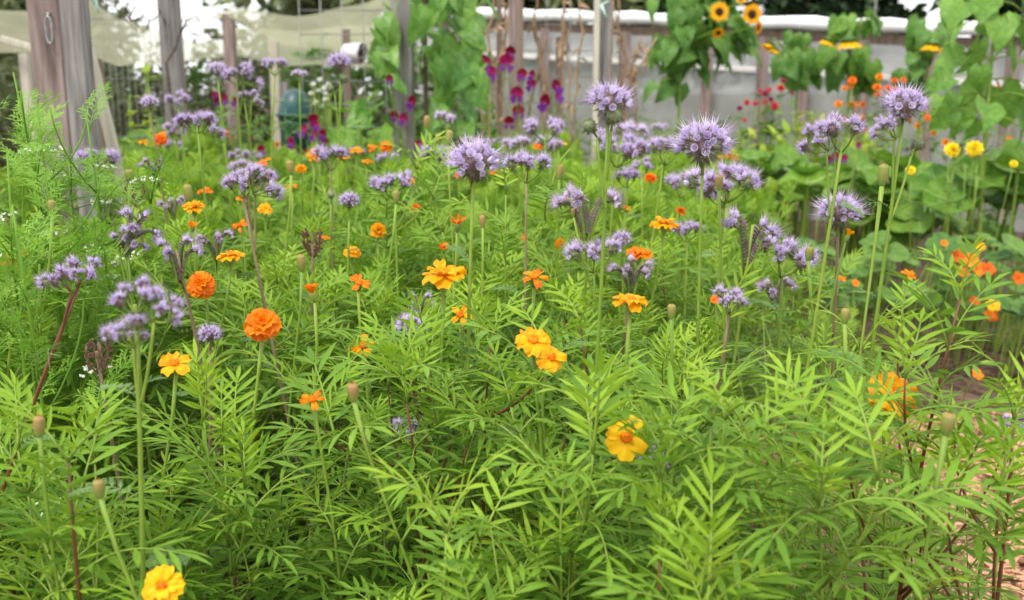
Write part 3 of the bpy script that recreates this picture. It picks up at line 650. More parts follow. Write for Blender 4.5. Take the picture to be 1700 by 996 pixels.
MG = [  # px, py, Y, width px, form, colour, label, facing, lower stem pixel
 (736, 456, 1.10, 72, 'flat', 'gold', 'marigold with a wide flat golden flower on a thick upright stalk', UP, (737, 565)),
 (887, 460, 1.28, 54, 'ragged', 'orange', 'marigold with a gappy orange flower and domed orange centre', TQ, None),
 (1048, 500, 1.06, 56, 'flat', 'gold', 'marigold with a golden saucer flower above a fat ribbed green cup', V((.08, -.1, 1)), (1043, 600)),
 (885, 566, 1.02, 62, 'single', 'gold', 'marigold with broad golden petals round a raised orange centre, just above another bloom', V((0, -.6, 1)), None),
 (915, 594, 1.01, 52, 'single', 'gold', 'marigold with a golden orange bloom half hidden by leaves under its neighbour', V((.35, -.8, .7)), None),
 (764, 523, 1.18, 46, 'ragged', 'gold', 'small golden orange marigold with loose petals beside the thick upright stalk', V((.1, -.8, .8)), None),
 (1040, 726, .90, 74, 'single', 'yellow', 'marigold with a clear yellow five petalled flower low among broad leaves', V((-.08, -1, .5)), None),
 (290, 604, 1.03, 54, 'single', 'gold', 'marigold with a neat golden flower under the triple lavender cluster', V((.1, -.5, 1)), (288, 700)),
 (437, 539, 1.08, 60, 'double', 'orange', 'marigold with a large ruffled golden orange double flower', V((.25, -.7, .8)), (420, 680)),
 (334, 474, 1.24, 46, 'double', 'orange', 'marigold with a deep orange pompom double flower', V((-.1, -1, .5)), None),
 (383, 424, 1.33, 42, 'flat', 'gold', 'marigold with a flat golden flower beside the brown phacelia coils', UP, (372, 500)),
 (519, 664, .99, 48, 'ragged', 'orange', 'marigold with a small ragged orange flower low in the foliage', V((.05, -.6, .9)), None),
 (519, 486, 1.18, 42, 'half', 'orange', 'marigold with a half open orange flower like a torn cup', V((-.15, -.2, 1)), (522, 600)),
 (596, 470, 1.38, 42, 'ragged', 'orange', 'marigold with a loose orange flower peeping between fine leaves', V((.2, -.5, .8)), None),
 (603, 574, 1.26, 44, 'ragged', 'gold', 'marigold with a golden flower crossed by a dark stem', V((0, -.8, .6)), None),
 (270, 972, .80, 70, 'flat', 'yellow', 'marigold with a yellow flower blotched orange at its heart, low under a thick stem', V((.05, -.9, .6)), None),
 (1482, 655, 1.10, 82, 'flat', 'gold', 'large golden orange marigold screened by narrow green leaflets', V((-.05, -.9, .6)), None),
 (1103, 371, 1.62, 44, 'flat', 'gold', 'flat golden orange marigold behind the tall spiny phacelia heads', UP, (1095, 450)),
 (22, 430, 1.22, 46, 'ragged', 'orange', 'orange marigold on a red brown stalk beside the feathery herbs', V((.1, -.4, 1)), (18, 560)),
 (322, 344, 1.66, 34, 'flat', 'gold', 'flat golden marigold above the lavender coiled phacelia', UP, None),
 (398, 374, 1.70, 27, 'ragged', 'orange', 'small orange marigold with two tone petals behind the phacelia stalk', V((0, -.9, .5)), None),
 (320, 377, 1.60, 24, 'half', 'orange', 'half open orange marigold touching the curved phacelia coil', V((.2, -.6, .7)), None),
 (760, 371, 1.55, 38, 'faded', 'rust', 'fading marigold with narrow rusty red petals', V((.1, -.3, 1)), None),
 (1060, 421, 1.62, 44, 'flat', 'orange', 'orange marigold just behind the brown seed coils', UP, None),
 (1508, 456, 1.75, 32, 'ragged', 'orange', 'orange marigold behind the tall upright marigold shoot', V((.2, -.6, .7)), None),
 (1408, 391, 1.36, 27, 'half', 'gold', 'long cupped marigold just opening orange at its tip', V((.35, -.05, 1)), (1385, 470)),
]
for (px, py, Y, wd, fm, c, lab, fc, low) in MG: marigold(px, py, Y, wd, fm, c, lab, fc, low, red=random.random() < .35, leaves=14 if Y < 1.4 else 10)
BUDS = [(585, 640, .95, 27, 0, (690, 900), 'marigold with one fat ribbed bud on a long brownish stalk'), (64, 690, .86, 26, 1, (86, 830), 'marigold with an orange tipped bud near the feathery herbs'),
 (163, 800, .82, 28, 0, (205, 930), 'marigold with a pinkish closed bud leaning over the low foliage'), (1115, 508, 1.15, 20, 0, (1118, 620), 'marigold with a slim striped bud beside the golden saucer flower'),
 (1576, 690, .84, 34, 0, (1556, 830), 'marigold with a plump ribbed bud over the wood chip path'), (1468, 272, 1.18, 24, 1, (1432, 520), 'tall marigold with a plump orange tipped bud level with the phacelia heads'),
 (747, 216, 1.7, 17, 1, (747, 320), 'tall marigold with a round orange bud beside the bean vine'), (1345, 412, 1.3, 19, 0, (1350, 560), 'marigold with a small brown striped bud between phacelia heads'),
 (480, 266, 1.75, 16, 1, (478, 360), 'marigold with a golden ribbed bud in front of the sweet peas'), (214, 284, 1.6, 19, 0, (208, 380), 'marigold with a tall red brown bud near the terracotta bowl'),
 (85, 335, 1.35, 18, 0, (78, 420), 'marigold with a rusty round bud among white umbels'), (499, 422, 1.3, 20, 1, (486, 540), 'marigold with an orange bud above the half open flower'),
 (1404, 515, 1.06, 21, 0, (1414, 620), 'marigold with a small brown bud under the red bloom'), (310, 306, 1.7, 20, 1, (308, 380), 'marigold with a broad golden bud above the lavender coils'),
 (708, 192, 2.2, 14, 1, (700, 260), 'marigold with a yellowish bud against the sturdy bean post'), (727, 224, 2.1, 13, 0, (715, 300), 'marigold with a thin brownish bud against the bean leaves'),
 (657, 316, 1.6, 15, 1, (640, 440), 'marigold with an orange bud on a curved stalk among phacelia florets'), (800, 357, 1.5, 14, 1, (800, 430), 'marigold with a pale bud under the spiny phacelia globe'),
 (1195, 290, 1.35, 17, 1, (1190, 420), 'marigold with a lime green bud in front of the lavender cluster'), (952, 347, 1.5, 12, 0, (965, 400), 'marigold with a tiny dark red bud among fine leaves'),
 (930, 272, 1.9, 17, 1, (924, 330), 'marigold with a golden half coloured bud behind the tallest phacelia')]
for (px, py, Y, wd, bk, low, lab) in BUDS: marigold(px, py, Y, wd * 2.6, None, 'gold', lab, V((rnd(-.12, .12), rnd(-.15, .05), 1)), low, red=random.random() < .3, leaves=10, bud=bk)
# the smaller blooms farther back in the bed
SM = [(440, 347, 1.9, 24), (437, 270, 2.2, 30), (523, 258, 2.1, 26), (340, 318, 2.1, 24), (485, 310, 2.0, 22), (628, 382, 1.9, 28), (737, 408, 1.7, 20), (272, 222, 3.0, 20), (266, 232, 2.9, 24), (292, 218, 3.1, 18), (237, 236, 2.9, 18), (372, 222, 3.0, 18),
 (592, 250, 2.7, 22), (618, 246, 2.8, 20), (641, 244, 2.6, 22), (570, 262, 2.6, 20), (610, 268, 2.5, 22), (500, 280, 2.4, 18), (680, 300, 2.2, 18), (760, 290, 2.6, 18), (820, 285, 2.6, 16), (895, 240, 2.6, 20), (930, 238, 2.5, 24), (1080, 295, 2.4, 20), (1160, 285, 2.3, 20), (1040, 345, 2.0, 20), (1130, 350, 1.95, 18),
 (585, 418, 1.75, 30), (540, 395, 1.85, 18), (690, 345, 2.1, 16), (400, 330, 2.2, 16), (870, 395, 1.8, 16), (930, 405, 1.75, 20), (1190, 495, 1.5, 22), (1395, 463, 1.6, 22)]
for i, (px, py, Y, wd) in enumerate(SM):
    c = ('gold', 'orange', 'gold', 'vivid', 'orange')[i % 5]
    lab = {'gold': 'small golden marigold farther back among the fine foliage', 'orange': 'small orange marigold farther back among the fine foliage', 'vivid': 'small vivid red orange marigold farther back among the fine foliage'}[c]
    marigold(px, py, Y, wd, ('flat', 'ragged', 'double')[i % 3], c, lab, V((rnd(-.3, .3), rnd(-.8, -.1), 1)), None, False, 'small %s marigolds at the back of the bed' % c, 6)

# ------------------------------------------------------------------ phacelia
def floret_mb(seed, mats=(0, 1, 2), stam=1.):
    random.seed(seed); b = MB(); op = rnd(.5, 1.05)
    for i in range(5):
        a = 6.2832 * i / 5 + rnd(-.12, .12); c = V((math.cos(a), math.sin(a), 0)); d = (c * op + V((0, 0, 1))).normalized(); nr = (V((0, 0, 1)) * op - c).normalized() * -1
        b.blade(V((0, 0, .0015)) + c * .0012, d, -nr, .0058 * rnd(.9, 1.1), .0026, 4, .25, -.25, 0, 0, None, .6, 0, .4)
    for i in range(5):
        a = 6.2832 * (i + .5) / 5 + rnd(-.3, .3); d = V((math.cos(a) * rnd(.1, .5), math.sin(a) * rnd(.1, .5), 1)).normalized(); L = rnd(.011, .0175) * stam
        b.spike(V((0, 0, .002)), d, L, .0006, 1); e = V((0, 0, .002)) + d * L; b.spike(e - d * .0004, d, .0013, .00055, 2)
    for i in range(6):
        a = rnd(0, 6.28); d = V((math.cos(a) * .9, math.sin(a) * .9, rnd(.3, .8))).normalized(); b.spike(V((0, 0, -.0015)), d, rnd(.0045, .0065), .0007, 2)
    return b
FLO = save([floret_mb(500 + k) for k in range(8)], 'floret', [M_LAV, M_STAM, M_HAIR])
FLP = save([floret_mb(520 + k, stam=.8) for k in range(5)], 'floret', [M_PALE, M_STAM, M_HAIR])
def hairy(b, c, r, n, m, ln=.006, lowz=-1.):
    for k in range(n):
        d = rdir(); 
        if d.z < lowz: continue
        b.spike(c + d * r * .85, (d + rdir() * .25).normalized(), rnd(.5, 1.1) * ln, .0006, m)
def blob(b, c, r, m, sz=1.): b.lathe([(r * math.sin(q) + 1e-5, -r * sz * math.cos(q)) for q in [i * math.pi / 5 for i in range(6)]], 8, m, Matrix.Translation(c), 0, rnd(0, 1))
def head_globe(seed):
    random.seed(seed); b = MB(); fl = []; Rr = .0150; b.tube([(0, 0, -.02), (0, 0, 0)], .0016, 5, 2)
    blob(b, V((0, 0, .004)), Rr * .68, 0, .85); hairy(b, V((0, 0, .004)), Rr * .8, 170, 0, .011); hairy(b, V((0, 0, .002)), Rr * .8, 60, 1, .010)
    n = 38
    for k in range(n):
        z = 1 - (k + .5) / n * 1.25; a = k * 2.39996 + rnd(-.25, .25); s_ = math.sqrt(max(0, 1 - z * z)); d = V((s_ * math.cos(a), s_ * math.sin(a), z + .1)).normalized()
        fl.append(fz(V((0, 0, .004)) + V((d.x * Rr * 1.1, d.y * Rr * 1.1, d.z * Rr * .85)), (d + rdir() * .25).normalized(), rnd(0, 6), rnd(.85, 1.1)))
    return b, fl
def head_cluster(seed, ncy=4, spread=.022, nf=13):
    random.seed(seed); b = MB(); fl = []; a0 = rnd(0, 6)
    for c in range(ncy):
        a = a0 + 6.2832 * c / ncy + rnd(-.3, .3); out = V((math.cos(a), math.sin(a), 0)); top = out * spread * rnd(.75, 1.15) + V((0, 0, rnd(-.004, .012)))
        pts = curve((0, 0, -.030), top, out * .006, 6); b.tube(pts, [.0014] * 7, 5, 2)
        blob(b, top, .0060, c % 2); hairy(b, top, .0075, 90, c % 2, .008)
        for j in range(5):
            p = pts[-1].lerp(pts[-4], j / 5); d = (V((0, 0, -.2)) - out + rdir() * .6).normalized(); b.blade(p, d, out, .006, .0015, 3, .3, 0, 0, 1)
        for j in range(nf):
            th = -1.0 + 3.2 * j / nf; d = out * math.sin(th) + V((0, 0, 1)) * math.cos(th) + V((-out.y, out.x, 0)) * rnd(-.9, .9); d.normalize()
            fl.append(fz(top + d * .0072, (d + V((0, 0, .2))).normalized(), rnd(0, 6), rnd(.8, 1.05)))
    return b, fl
def head_tower(seed, ncy=4, H=.085, curl=.35, hh=1.):
    """long finished coils: two rows of bristly seed cups below a few last florets"""
    random.seed(seed); b = MB(); fl = []; a0 = rnd(0, 6)
    for c in range(ncy):
        a = a0 + 6.2832 * c / ncy + rnd(-.35, .35); out = V((math.cos(a), math.sin(a), 0)); sd_ = V((-out.y, out.x, 0)); h = H * rnd(.85, 1.1); pts = []
        for k in range(13):
            t = k / 12; q = max(0, t - .72) / .28
            pts.append(out * (.005 + .022 * t ** 1.3 + .016 * curl * math.sin(q * 2.2)) + V((0, 0, -H * .95 + h * (t - .25 * q * q))))
        b.tube(pts, [.0017 - .0006 * k / 12 for k in range(13)], 5, 2)
        for k in range(30):
            p, tg = along(pts, .12 + .8 * k / 30); s_ = 1 if k % 2 else -1
            d = (tg * .8 - out * .75 + sd_ * s_ * .55).normalized(); mm = 0 if random.random() < .45 else 1
            b.blade(p, d, sd_, .0105, .0025, 4, .5, -.1, 0, mm); b.blade(p, d, -out, .0095, .0025, 4, .5, 0, 0, mm)
            for _ in range(2): b.spike(p + d * .004, (d + rdir() * .8).normalized(), .005, .0004, mm)
        for j in range(13):
            p, tg = along(pts, .78 + .21 * j / 13); d = (tg + V((0, 0, .8)) + out * rnd(0, .8) + rdir() * .6).normalized()
            fl.append(fz(p + d * .003, d, rnd(0, 6), rnd(.85, 1.1)))
    return b, fl
def head_bud(seed):
    random.seed(seed); b = MB(); b.tube([(0, 0, -.02), (0, 0, 0)], .0013, 5, 2); blob(b, V((0, 0, .003)), .009, 1, .9); hairy(b, V((0, 0, .003)), .010, 110, 1, .006); hairy(b, V((0, 0, .003)), .010, 40, 0, .006); return b, []
def head_dry(seed):
    random.seed(seed); b = MB()
    for c in range(4):
        a = c * 1.57 + rnd(-.3, .3); out = V((math.cos(a), math.sin(a), 0)); pts = curve((0, 0, -.04), out * .012 + V((0, 0, .005)), out * .006, 8); b.tube(pts, .0013, 5, 0)
        for k in range(16):
            p, tg = along(pts, .3 + .7 * k / 16); d = (tg * .6 + rdir()).normalized(); b.blade(p, d, perp(d), .008, .0024, 4, .5, -.2, 0, 0)
    return b, []
HM = [M_HAIR, M_HGRN, M_STEM]
def heads(fn, seeds, mats=HM, flo=FLO):
    out = []
    for s_ in seeds:
        b, fl = fn(s_); j = MB()
        for f_ in b.f: pass
        j.add(b, Matrix.Identity(4))
        for k, M in enumerate(fl): j.add(flo[k % len(flo)][0], M, 3)
        out.append((b.mesh('flower_head', mats), fl, j.mesh('flower_head', mats + [flo is FLP and M_PALE or M_LAV, M_STAM, M_HAIR]), flo))
    return out
HD = {'globe': heads(head_globe, (600, 601, 602)), 'cluster': heads(head_cluster, (610, 611, 612, 613)), 'wide': heads(lambda s_: head_cluster(s_, 5, .030, 12), (615, 616)),
      'tower': heads(head_tower, (620, 621, 622)), 'pale': heads(lambda s_: head_tower(s_, 5, .058, .2), (630, 631), HM, FLP), 'bud': heads(head_bud, (640,)), 'dry': heads(head_dry, (650, 651), [M_DRYH])}
HW = {'globe': .050, 'cluster': .062, 'wide': .078, 'tower': .078, 'pale': .074, 'bud': .032, 'dry': .034}
def phacelia(hs, label, low=None, brown=False, group=None, leaves=5, name='phacelia_plant', lean=None):
    """hs: list of (px, py, Y, width px, form); the first head tops the main stem, the others are side branches"""
    px, py, Y, wd, fm = hs[0]; tip = at(px, py, Y); base = base_for(tip, low); r = thing(name, base, label, 'phacelia', group)
    end = tip - base; smat = M_RED if brown == 2 else M_DRYST if brown else M_STEM
    up = (end.normalized() + V((rnd(-.1, .1), rnd(-.25, 0), .4))).normalized()
    pts = curve((0, 0, 0), end - up * .02, V((rnd(-.015, .015), rnd(-.02, .02), 0)), 12)
    b = MB(); b.tube(pts, [.0034 - .0014 * i / 12 for i in range(13)], 6, 0)
    for k in range(130):
        t = rnd(.25, .97); p, tg = along(pts, t); d = (rdir(-20, 30)).normalized(); b.spike(p, d, rnd(.004, .009), .00035, 0)
    def head(x, y, yy, wpx, form, up_):
        sc = 1.2 * wpx * yy / FPX / HW[form]; tpl = HD[form][random.randrange(len(HD[form]))]
        p = at(x, y, yy) - base; M = fz(p - up_ * .004 * sc, up_, rnd(0, 6.28), sc)
        OCC.append((x, y + wpx * (.9 if form in ('tower', 'pale') else .45) + 6, yy, wpx * .55))
        if yy < 1.8 and tpl[1]:
            h = put('flower_head', tpl[0], r, M)
            for k, F in enumerate(tpl[1]): put('floret', tpl[3][k % len(tpl[3])][1], h, F)
        else: put('flower_head', tpl[2], r, M)
        return p - up_ * (.03 if form in ('cluster', 'wide') else .08 if form == 'tower' else .055 if form == 'pale' else .018) * sc
    e0 = head(px, py, Y, wd, fm, up); b.tube([pts[-2], pts[-1].lerp(e0, .5), e0, e0.lerp(end, .4)], .0018, 6, 0)
    for (x, y, yy, wpx, form) in hs[1:]:
        q = at(x, y, yy) - base; u2 = (V(((q - end).x * 4, (q - end).y * 4, .12))).normalized()
        e = head(x, y, yy, wpx, form, u2); j, tg = along(pts, max(.3, 1 - (abs(q.x - end.x) + max(0, (end.z - q.z)) + .05) / max(.2, end.z)))
        b.tube(curve(j, e, V((0, 0, -.008)), 6), [.0016] * 7, 5, 0); b.tube([e, e.lerp(q, .6)], .0015, 5, 0)
    put('stem', b.mesh('stem', [smat]), r)
    for k in range(leaves):
        t = .30 + .58 * k / max(1, leaves - 1) + rnd(-.04, .04); p, tg = along(pts, min(.95, t)); a = rnd(0, 6.28); el = R(rnd(10, 45))
        put('leaf', LF_PH[random.randrange(5)][1], r, fx(p, V((math.cos(a) * math.cos(el), math.sin(a) * math.cos(el), math.sin(el))), V((0, 0, 1)), rnd(.5, 1.0) * (1.1 - .6 * t), rnd(-.4, .4)))
    return r
PH = [
 ([(786, 272, 1.13, 78, 'globe')], 'phacelia with one perfect spiny lavender globe on a straight pale stalk', (787, 560), 0),
 ([(1012, 172, 1.08, 66, 'globe'), (978, 208, 1.08, 34, 'bud'), (1020, 190, 1.07, 42, 'bud')], 'tallest phacelia, pale spiny globe with a green side coil below it', (976, 590), 0),
 ([(1167, 242, 1.28, 84, 'globe')], 'phacelia with a broad violet spiny head on a bright green stalk', (1164, 460), 0),
 ([(1105, 243, 1.85, 48, 'cluster')], 'phacelia with a low domed head showing a brown ring', (1097, 330), 0),
 ([(1503, 176, 1.18, 62, 'globe'), (1470, 206, 1.18, 48, 'cluster'), (1524, 239, 1.2, 30, 'bud')], 'phacelia with two joined lavender globes and a small green coil on a thick stalk', (1468, 440), 0),
 ([(1400, 215, 1.27, 58, 'cluster'), (1352, 231, 1.27, 48, 'cluster'), (1378, 205, 1.29, 40, 'cluster')], 'phacelia forking into three lavender clusters on a candelabra stalk', (1362, 460), 0),
 ([(1395, 355, 1.38, 66, 'globe')], 'phacelia with a single round head on a pinkish stalk before the squash leaves', (1388, 460), 1),
 ([(1253, 350, 1.38, 86, 'tower')], 'phacelia with a lavender crown over brown stalks fanning in a V', (1238, 480), 0),
 ([(1303, 420, 1.46, 82, 'wide')], 'phacelia with a wide pale violet cluster above a fading one', (1290, 540), 0),
 ([(1288, 462, 1.52, 58, 'pale')], 'phacelia with a fading pinkish brown head under a fresh violet cluster', None, 0),
 ([(1213, 497, 1.26, 46, 'cluster')], 'phacelia with a small lavender head on a dark wiry stalk', (1190, 620), 1),
 ([(978, 310, 1.5, 94, 'pale')], 'phacelia with a broad bushy fading head behind the tallest stalk', None, 0),
 ([(1205, 290, 1.68, 92, 'wide'), (1190, 318, 1.68, 46, 'cluster')], 'phacelia with a crowded lavender cluster behind the broad violet head', None, 0),
 ([(1027, 240, 1.9, 74, 'wide')], 'phacelia with a flat lavender cluster on two green stalks', None, 0),
 ([(1046, 216, 2.3, 40, 'cluster')], 'phacelia with a small dim lavender tuft behind the tallest globe', None, 0),
 ([(985, 417, 1.48, 74, 'wide')], 'phacelia with a drooping lavender cluster beside brown seed coils', None, 0),
 ([(1050, 430, 1.44, 62, 'pale')], 'phacelia with upright brown seed coils tipped pink', None, 1),
 ([(907, 206, 2.2, 56, 'wide')], 'phacelia with a white tinged cluster below the sweet peas', (903, 300), 0),
 ([(875, 270, 1.6, 54, 'cluster')], 'phacelia with a brown necked lavender tuft on a thin stalk', (875, 340), 1),
 ([(655, 303, 1.68, 58, 'wide')], 'phacelia with a ragged pale cluster left of the perfect globe', None, 0),
 ([(720, 254, 2.1, 42, 'cluster')], 'phacelia with a small lavender tuft at the foot of the bean post', None, 0),
 ([(742, 197, 2.6, 30, 'cluster')], 'phacelia with a tiny twin tuft against the bean leaves', None, 0),
 ([(564, 105, 2.15, 34, 'globe'), (548, 146, 2.15, 18, 'bud'), (572, 128, 2.15, 22, 'bud')], 'tall single phacelia rising in front of the tin bucket', (564, 240), 0),
 ([(547, 256, 2.0, 42, 'cluster')], 'phacelia with a dark necked tuft among crimson sweet peas', None, 1),
 ([(400, 300, 1.38, 46, 'cluster'), (444, 302, 1.38, 48, 'cluster'), (422, 292, 1.40, 40, 'cluster')], 'phacelia with three spiny tufts forking from a brown stalk', (432, 450), 1),
 ([(325, 194, 1.9, 52, 'wide'), (355, 208, 1.9, 34, 'cluster')], 'phacelia with a broad pale head above a twin coil stalk', (338, 290), 0),
 ([(249, 172, 2.1, 26, 'globe')], 'phacelia with a small ring shaped head on a dark thin stalk', (264, 300), 1),
 ([(361, 116, 2.5, 26, 'globe')], 'phacelia with a tight purple knob before the netting', None, 0),
 ([(392, 120, 2.5, 40, 'wide'), (420, 122, 2.5, 42, 'wide')], 'phacelia with a wide pair of flat lavender heads before the netting', None, 0),
 ([(457, 106, 2.5, 30, 'cluster')], 'phacelia with a flat lilac cap next to the pale post', (455, 200), 0),
 ([(295, 166, 2.5, 30, 'cluster')], 'phacelia with a bluish arch of florets against the vine wound post', None, 0),
 ([(404, 157, 2.6, 18, 'cluster'), (426, 163, 2.6, 22, 'cluster')], 'phacelia with sparse twin tufts above the crimson blooms', None, 0),
 ([(497, 122, 2.6, 20, 'cluster')], 'phacelia with a tiny lilac tuft above the teal bin', None, 0),
 ([(205, 378, 1.27, 40, 'tower'), (246, 360, 1.27, 60, 'tower'), (232, 384, 1.26, 44, 'tower')], 'phacelia with three tall green seed coils crowned in lavender', None, 0),
 ([(291, 392, 1.26, 66, 'tower')], 'phacelia with one coil arching over like a caterpillar', None, 1),
 ([(355, 384, 1.48, 50, 'pale')], 'phacelia with whitish florets on upright green coils', None, 0),
 ([(135, 448, 1.04, 48, 'cluster'), (98, 462, 1.04, 50, 'cluster')], 'phacelia with violet blue twin heads on a red forked stalk', (88, 600), 2),
 ([(222, 488, .86, 56, 'cluster'), (276, 508, .86, 56, 'cluster'), (208, 545, .86, 56, 'cluster'), (228, 560, .87, 32, 'cluster')], 'phacelia with a loose soft group of four lavender tufts on a thick pale stalk', (220, 800), 0),
 ([(348, 556, 1.16, 34, 'globe')], 'phacelia with a small violet bud head leaning on a dark stalk', (342, 660), 1),
 ([(160, 256, 1.9, 58, 'wide')], 'phacelia with a flat fringe of florets beside the white umbels', None, 0),
 ([(698, 488, 1.46, 42, 'tower')], 'phacelia with a thick brown column topped by few florets', None, 0),
 ([(683, 545, 1.3, 50, 'globe')], 'phacelia with a bluish head sunk in marigold leaves', None, 0),
 ([(580, 335, 1.68, 30, 'globe')], 'phacelia with a small round knob on a bristly green stalk', (583, 420), 0),
 ([(518, 385, 1.55, 30, 'dry')], 'phacelia with a dry purplish brown seed head', (515, 450), 1),
 ([(672, 715, 1.25, 46, 'cluster')], 'phacelia with two small tufts low beside a red stem', None, 0),
 ([(1092, 768, 1.02, 52, 'cluster')], 'phacelia low behind the clear yellow flower', None, 0),
 ([(285, 328, 1.75, 38, 'pale')], 'phacelia with a pale fringe between golden buds', None, 0),
 ([(1132, 300, 2.0, 44, 'cluster')], 'phacelia with a dim lilac fringe under the broad violet head', None, 0),
 ([(858, 238, 2.3, 34, 'cluster')], 'phacelia with a small lilac tuft left of the white tinged cluster', None, 0),
 ([(1142, 380, 1.85, 36, 'cluster')], 'phacelia with a lilac tuft next to the flat golden orange marigold', None, 0),
 ([(1032, 398, 1.75, 28, 'globe')], 'phacelia with a small dusky knob over the brown seed coils', None, 0),
 ([(700, 650, 1.15, 30, 'dry')], 'phacelia with a dark dried head deep in the foliage', None, 1),
 ([(158, 570, 1.12, 40, 'dry')], 'phacelia with a black brown dried fork of seed cups', None, 1),
 ([(1685, 705, 1.25, 40, 'cluster')], 'phacelia with a lavender tuft above the wood chip path', None, 0),
 ([(180, 325, 1.7, 34, 'pale')], 'phacelia with a thin pink fringe before the terracotta bowl', None, 1), ([(250, 265, 2.1, 34, 'pale')], 'phacelia with whitish coils behind the tall red brown bud', None, 0),
 ([(222, 300, 1.8, 30, 'dry')], 'phacelia with a purplish spent head near the terracotta bowl', None, 1), ([(395, 275, 2.2, 26, 'cluster')], 'phacelia with a little grey lilac tuft above the forked trio', None, 0),
 ([(1040, 290, 2.0, 34, 'cluster')], 'phacelia with a small pinkish tuft between two green stalks', None, 0), ([(915, 240, 2.4, 34, 'cluster')], 'phacelia with a pale twin tuft beneath the white tinged cluster', None, 0),
 ([(550, 322, 1.9, 18, 'bud'), ], 'phacelia with a tiny round bud among fine leaves', None, 0), ([(1065, 275, 2.2, 30, 'cluster')], 'phacelia with a hazy lilac tuft beside an orange dot of marigold', None, 0),
]
for hs, lab, low, br_ in PH: phacelia(hs, lab, low, br_, leaves=6 if hs[0][2] < 1.8 else 4)
# scattered more distant tufts
for i in range(26):
    px = rnd(180, 1180); Y = rnd(2.6, 4.2); py = rnd(205, 262)
    phacelia([(px, py, Y, rnd(34, 60) * 1.5 / Y, random.choice(('cluster', 'wide', 'pale')))], 'distant phacelia with a small blurred lilac head at the back of the bed', None, False, 'distant phacelia at the back of the bed', 3)

# ------------------------------------------------------------------ leafy marigolds that fill the bed
def limit(x, y, H, rad):
    """lower a plant that would stand in front of a flower seen behind it"""
    px, _ = proj((x, y, H)); w_ = rad * FPX / y
    for (ox, oy, oY, ow) in OCC:
        if oY > y - .02 and abs(ox - px) < w_ + ow:
            k = CAM_H - (oy - 150) / FPX * y * (1.0 + .02) - .07
            f = abs(ox - px) / (w_ + ow); H = min(H, k + .12 * f * f)
    return H
for q in ((1330, 400), (1400, 470), (1460, 560), (1520, 625), (1580, 645), (1640, 645), (1700, 640), (1760, 640)): OCC.append((q[0], q[1], 2.9, 30))
for q in ((180, 300), (130, 420), (260, 290), (330, 290), (420, 280), (520, 285), (950, 290), (1050, 300), (1150, 310), (1250, 340)): OCC.append((q[0], q[1], 2.4, 40))
def left_lim(y): return -(.62 * y + .1) if y < 2.4 else -1.58 - (y - 2.4) * .12
random.seed(21); PL = []
def try_add(x, y, dmin):
    for (a, c) in PL:
        if (a - x) ** 2 + (c - y) ** 2 < dmin * dmin: return False
    PL.append((x, y)); return True
nn = 0
GF = 'leafy marigolds filling the bed'
for k in range(2600):
    y = .90 + 1.35 * random.random() ** .9; x = rnd(left_lim(y), min(bed_right(y), .66 * y + .05))
    if not try_add(x, y, .155 if y < 1.15 else .14): continue
    if y < 1.45 and math.sin(7.3 * x + 1.9) * math.cos(8.1 * y + 2 * x) > .45: continue      # natural gaps in the planting
    if x > .22 * y + .05 and y < 1.9 and random.random() < .5: continue
    H0 = rnd(.56, .72) if y > 1.15 else rnd(.38, .62)
    H = limit(x, y, H0, .085)
    if H < .16: continue
    st, lv = SHAPES[random.randrange(12)]; s_ = max(.5, H / .64)
    r = thing('marigold_plant', (x, y, 0), 'leafy marigold without open flowers, one of many in the fern like green bed', 'marigold', GF, rnd(0, 6.28), 1)
    sv = Matrix.Diagonal((max(s_, .8), max(s_, .8), s_, 1))
    put('stem', st, r, sv)
    for c, i, M in lv:
        Mw = sv @ M; p, q, sc = Mw.decompose(); q = M.to_quaternion(); u = M.to_scale()[0] * max(s_, .85) * (1.22 if y < 1.15 and c == 0 else 1)
        if p.z < .02: continue
        put('leaf', LFS[c][i % len(LFS[c])][1], r, Matrix.LocRotScale(p, q, (u, u, u)))
    nn += 1
nf = 0
for k in range(4200):
    y = 2.25 + 2.7 * random.random(); x = rnd(left_lim(y), bed_right(y) + .1)
    if not try_add(x, y, .165): continue
    H = limit(x, y, rnd(.56, .72), .08)
    if H < .2: continue
    s_ = H / .64; st, fo = FARM[random.randrange(8)]
    r = thing('marigold_plant', (x, y, 0), 'leafy marigold at the back of the bed, soft fine foliage without open flowers', 'marigold', 'leafy marigolds at the back of the bed', rnd(0, 6.28), 1)
    put('stem', st, r, Matrix.Diagonal((1, 1, s_, 1))); put('foliage', fo, r, Matrix.Diagonal((max(s_, .85), max(s_, .85), s_, 1)))
    nf += 1
print('filler', nn, nf)
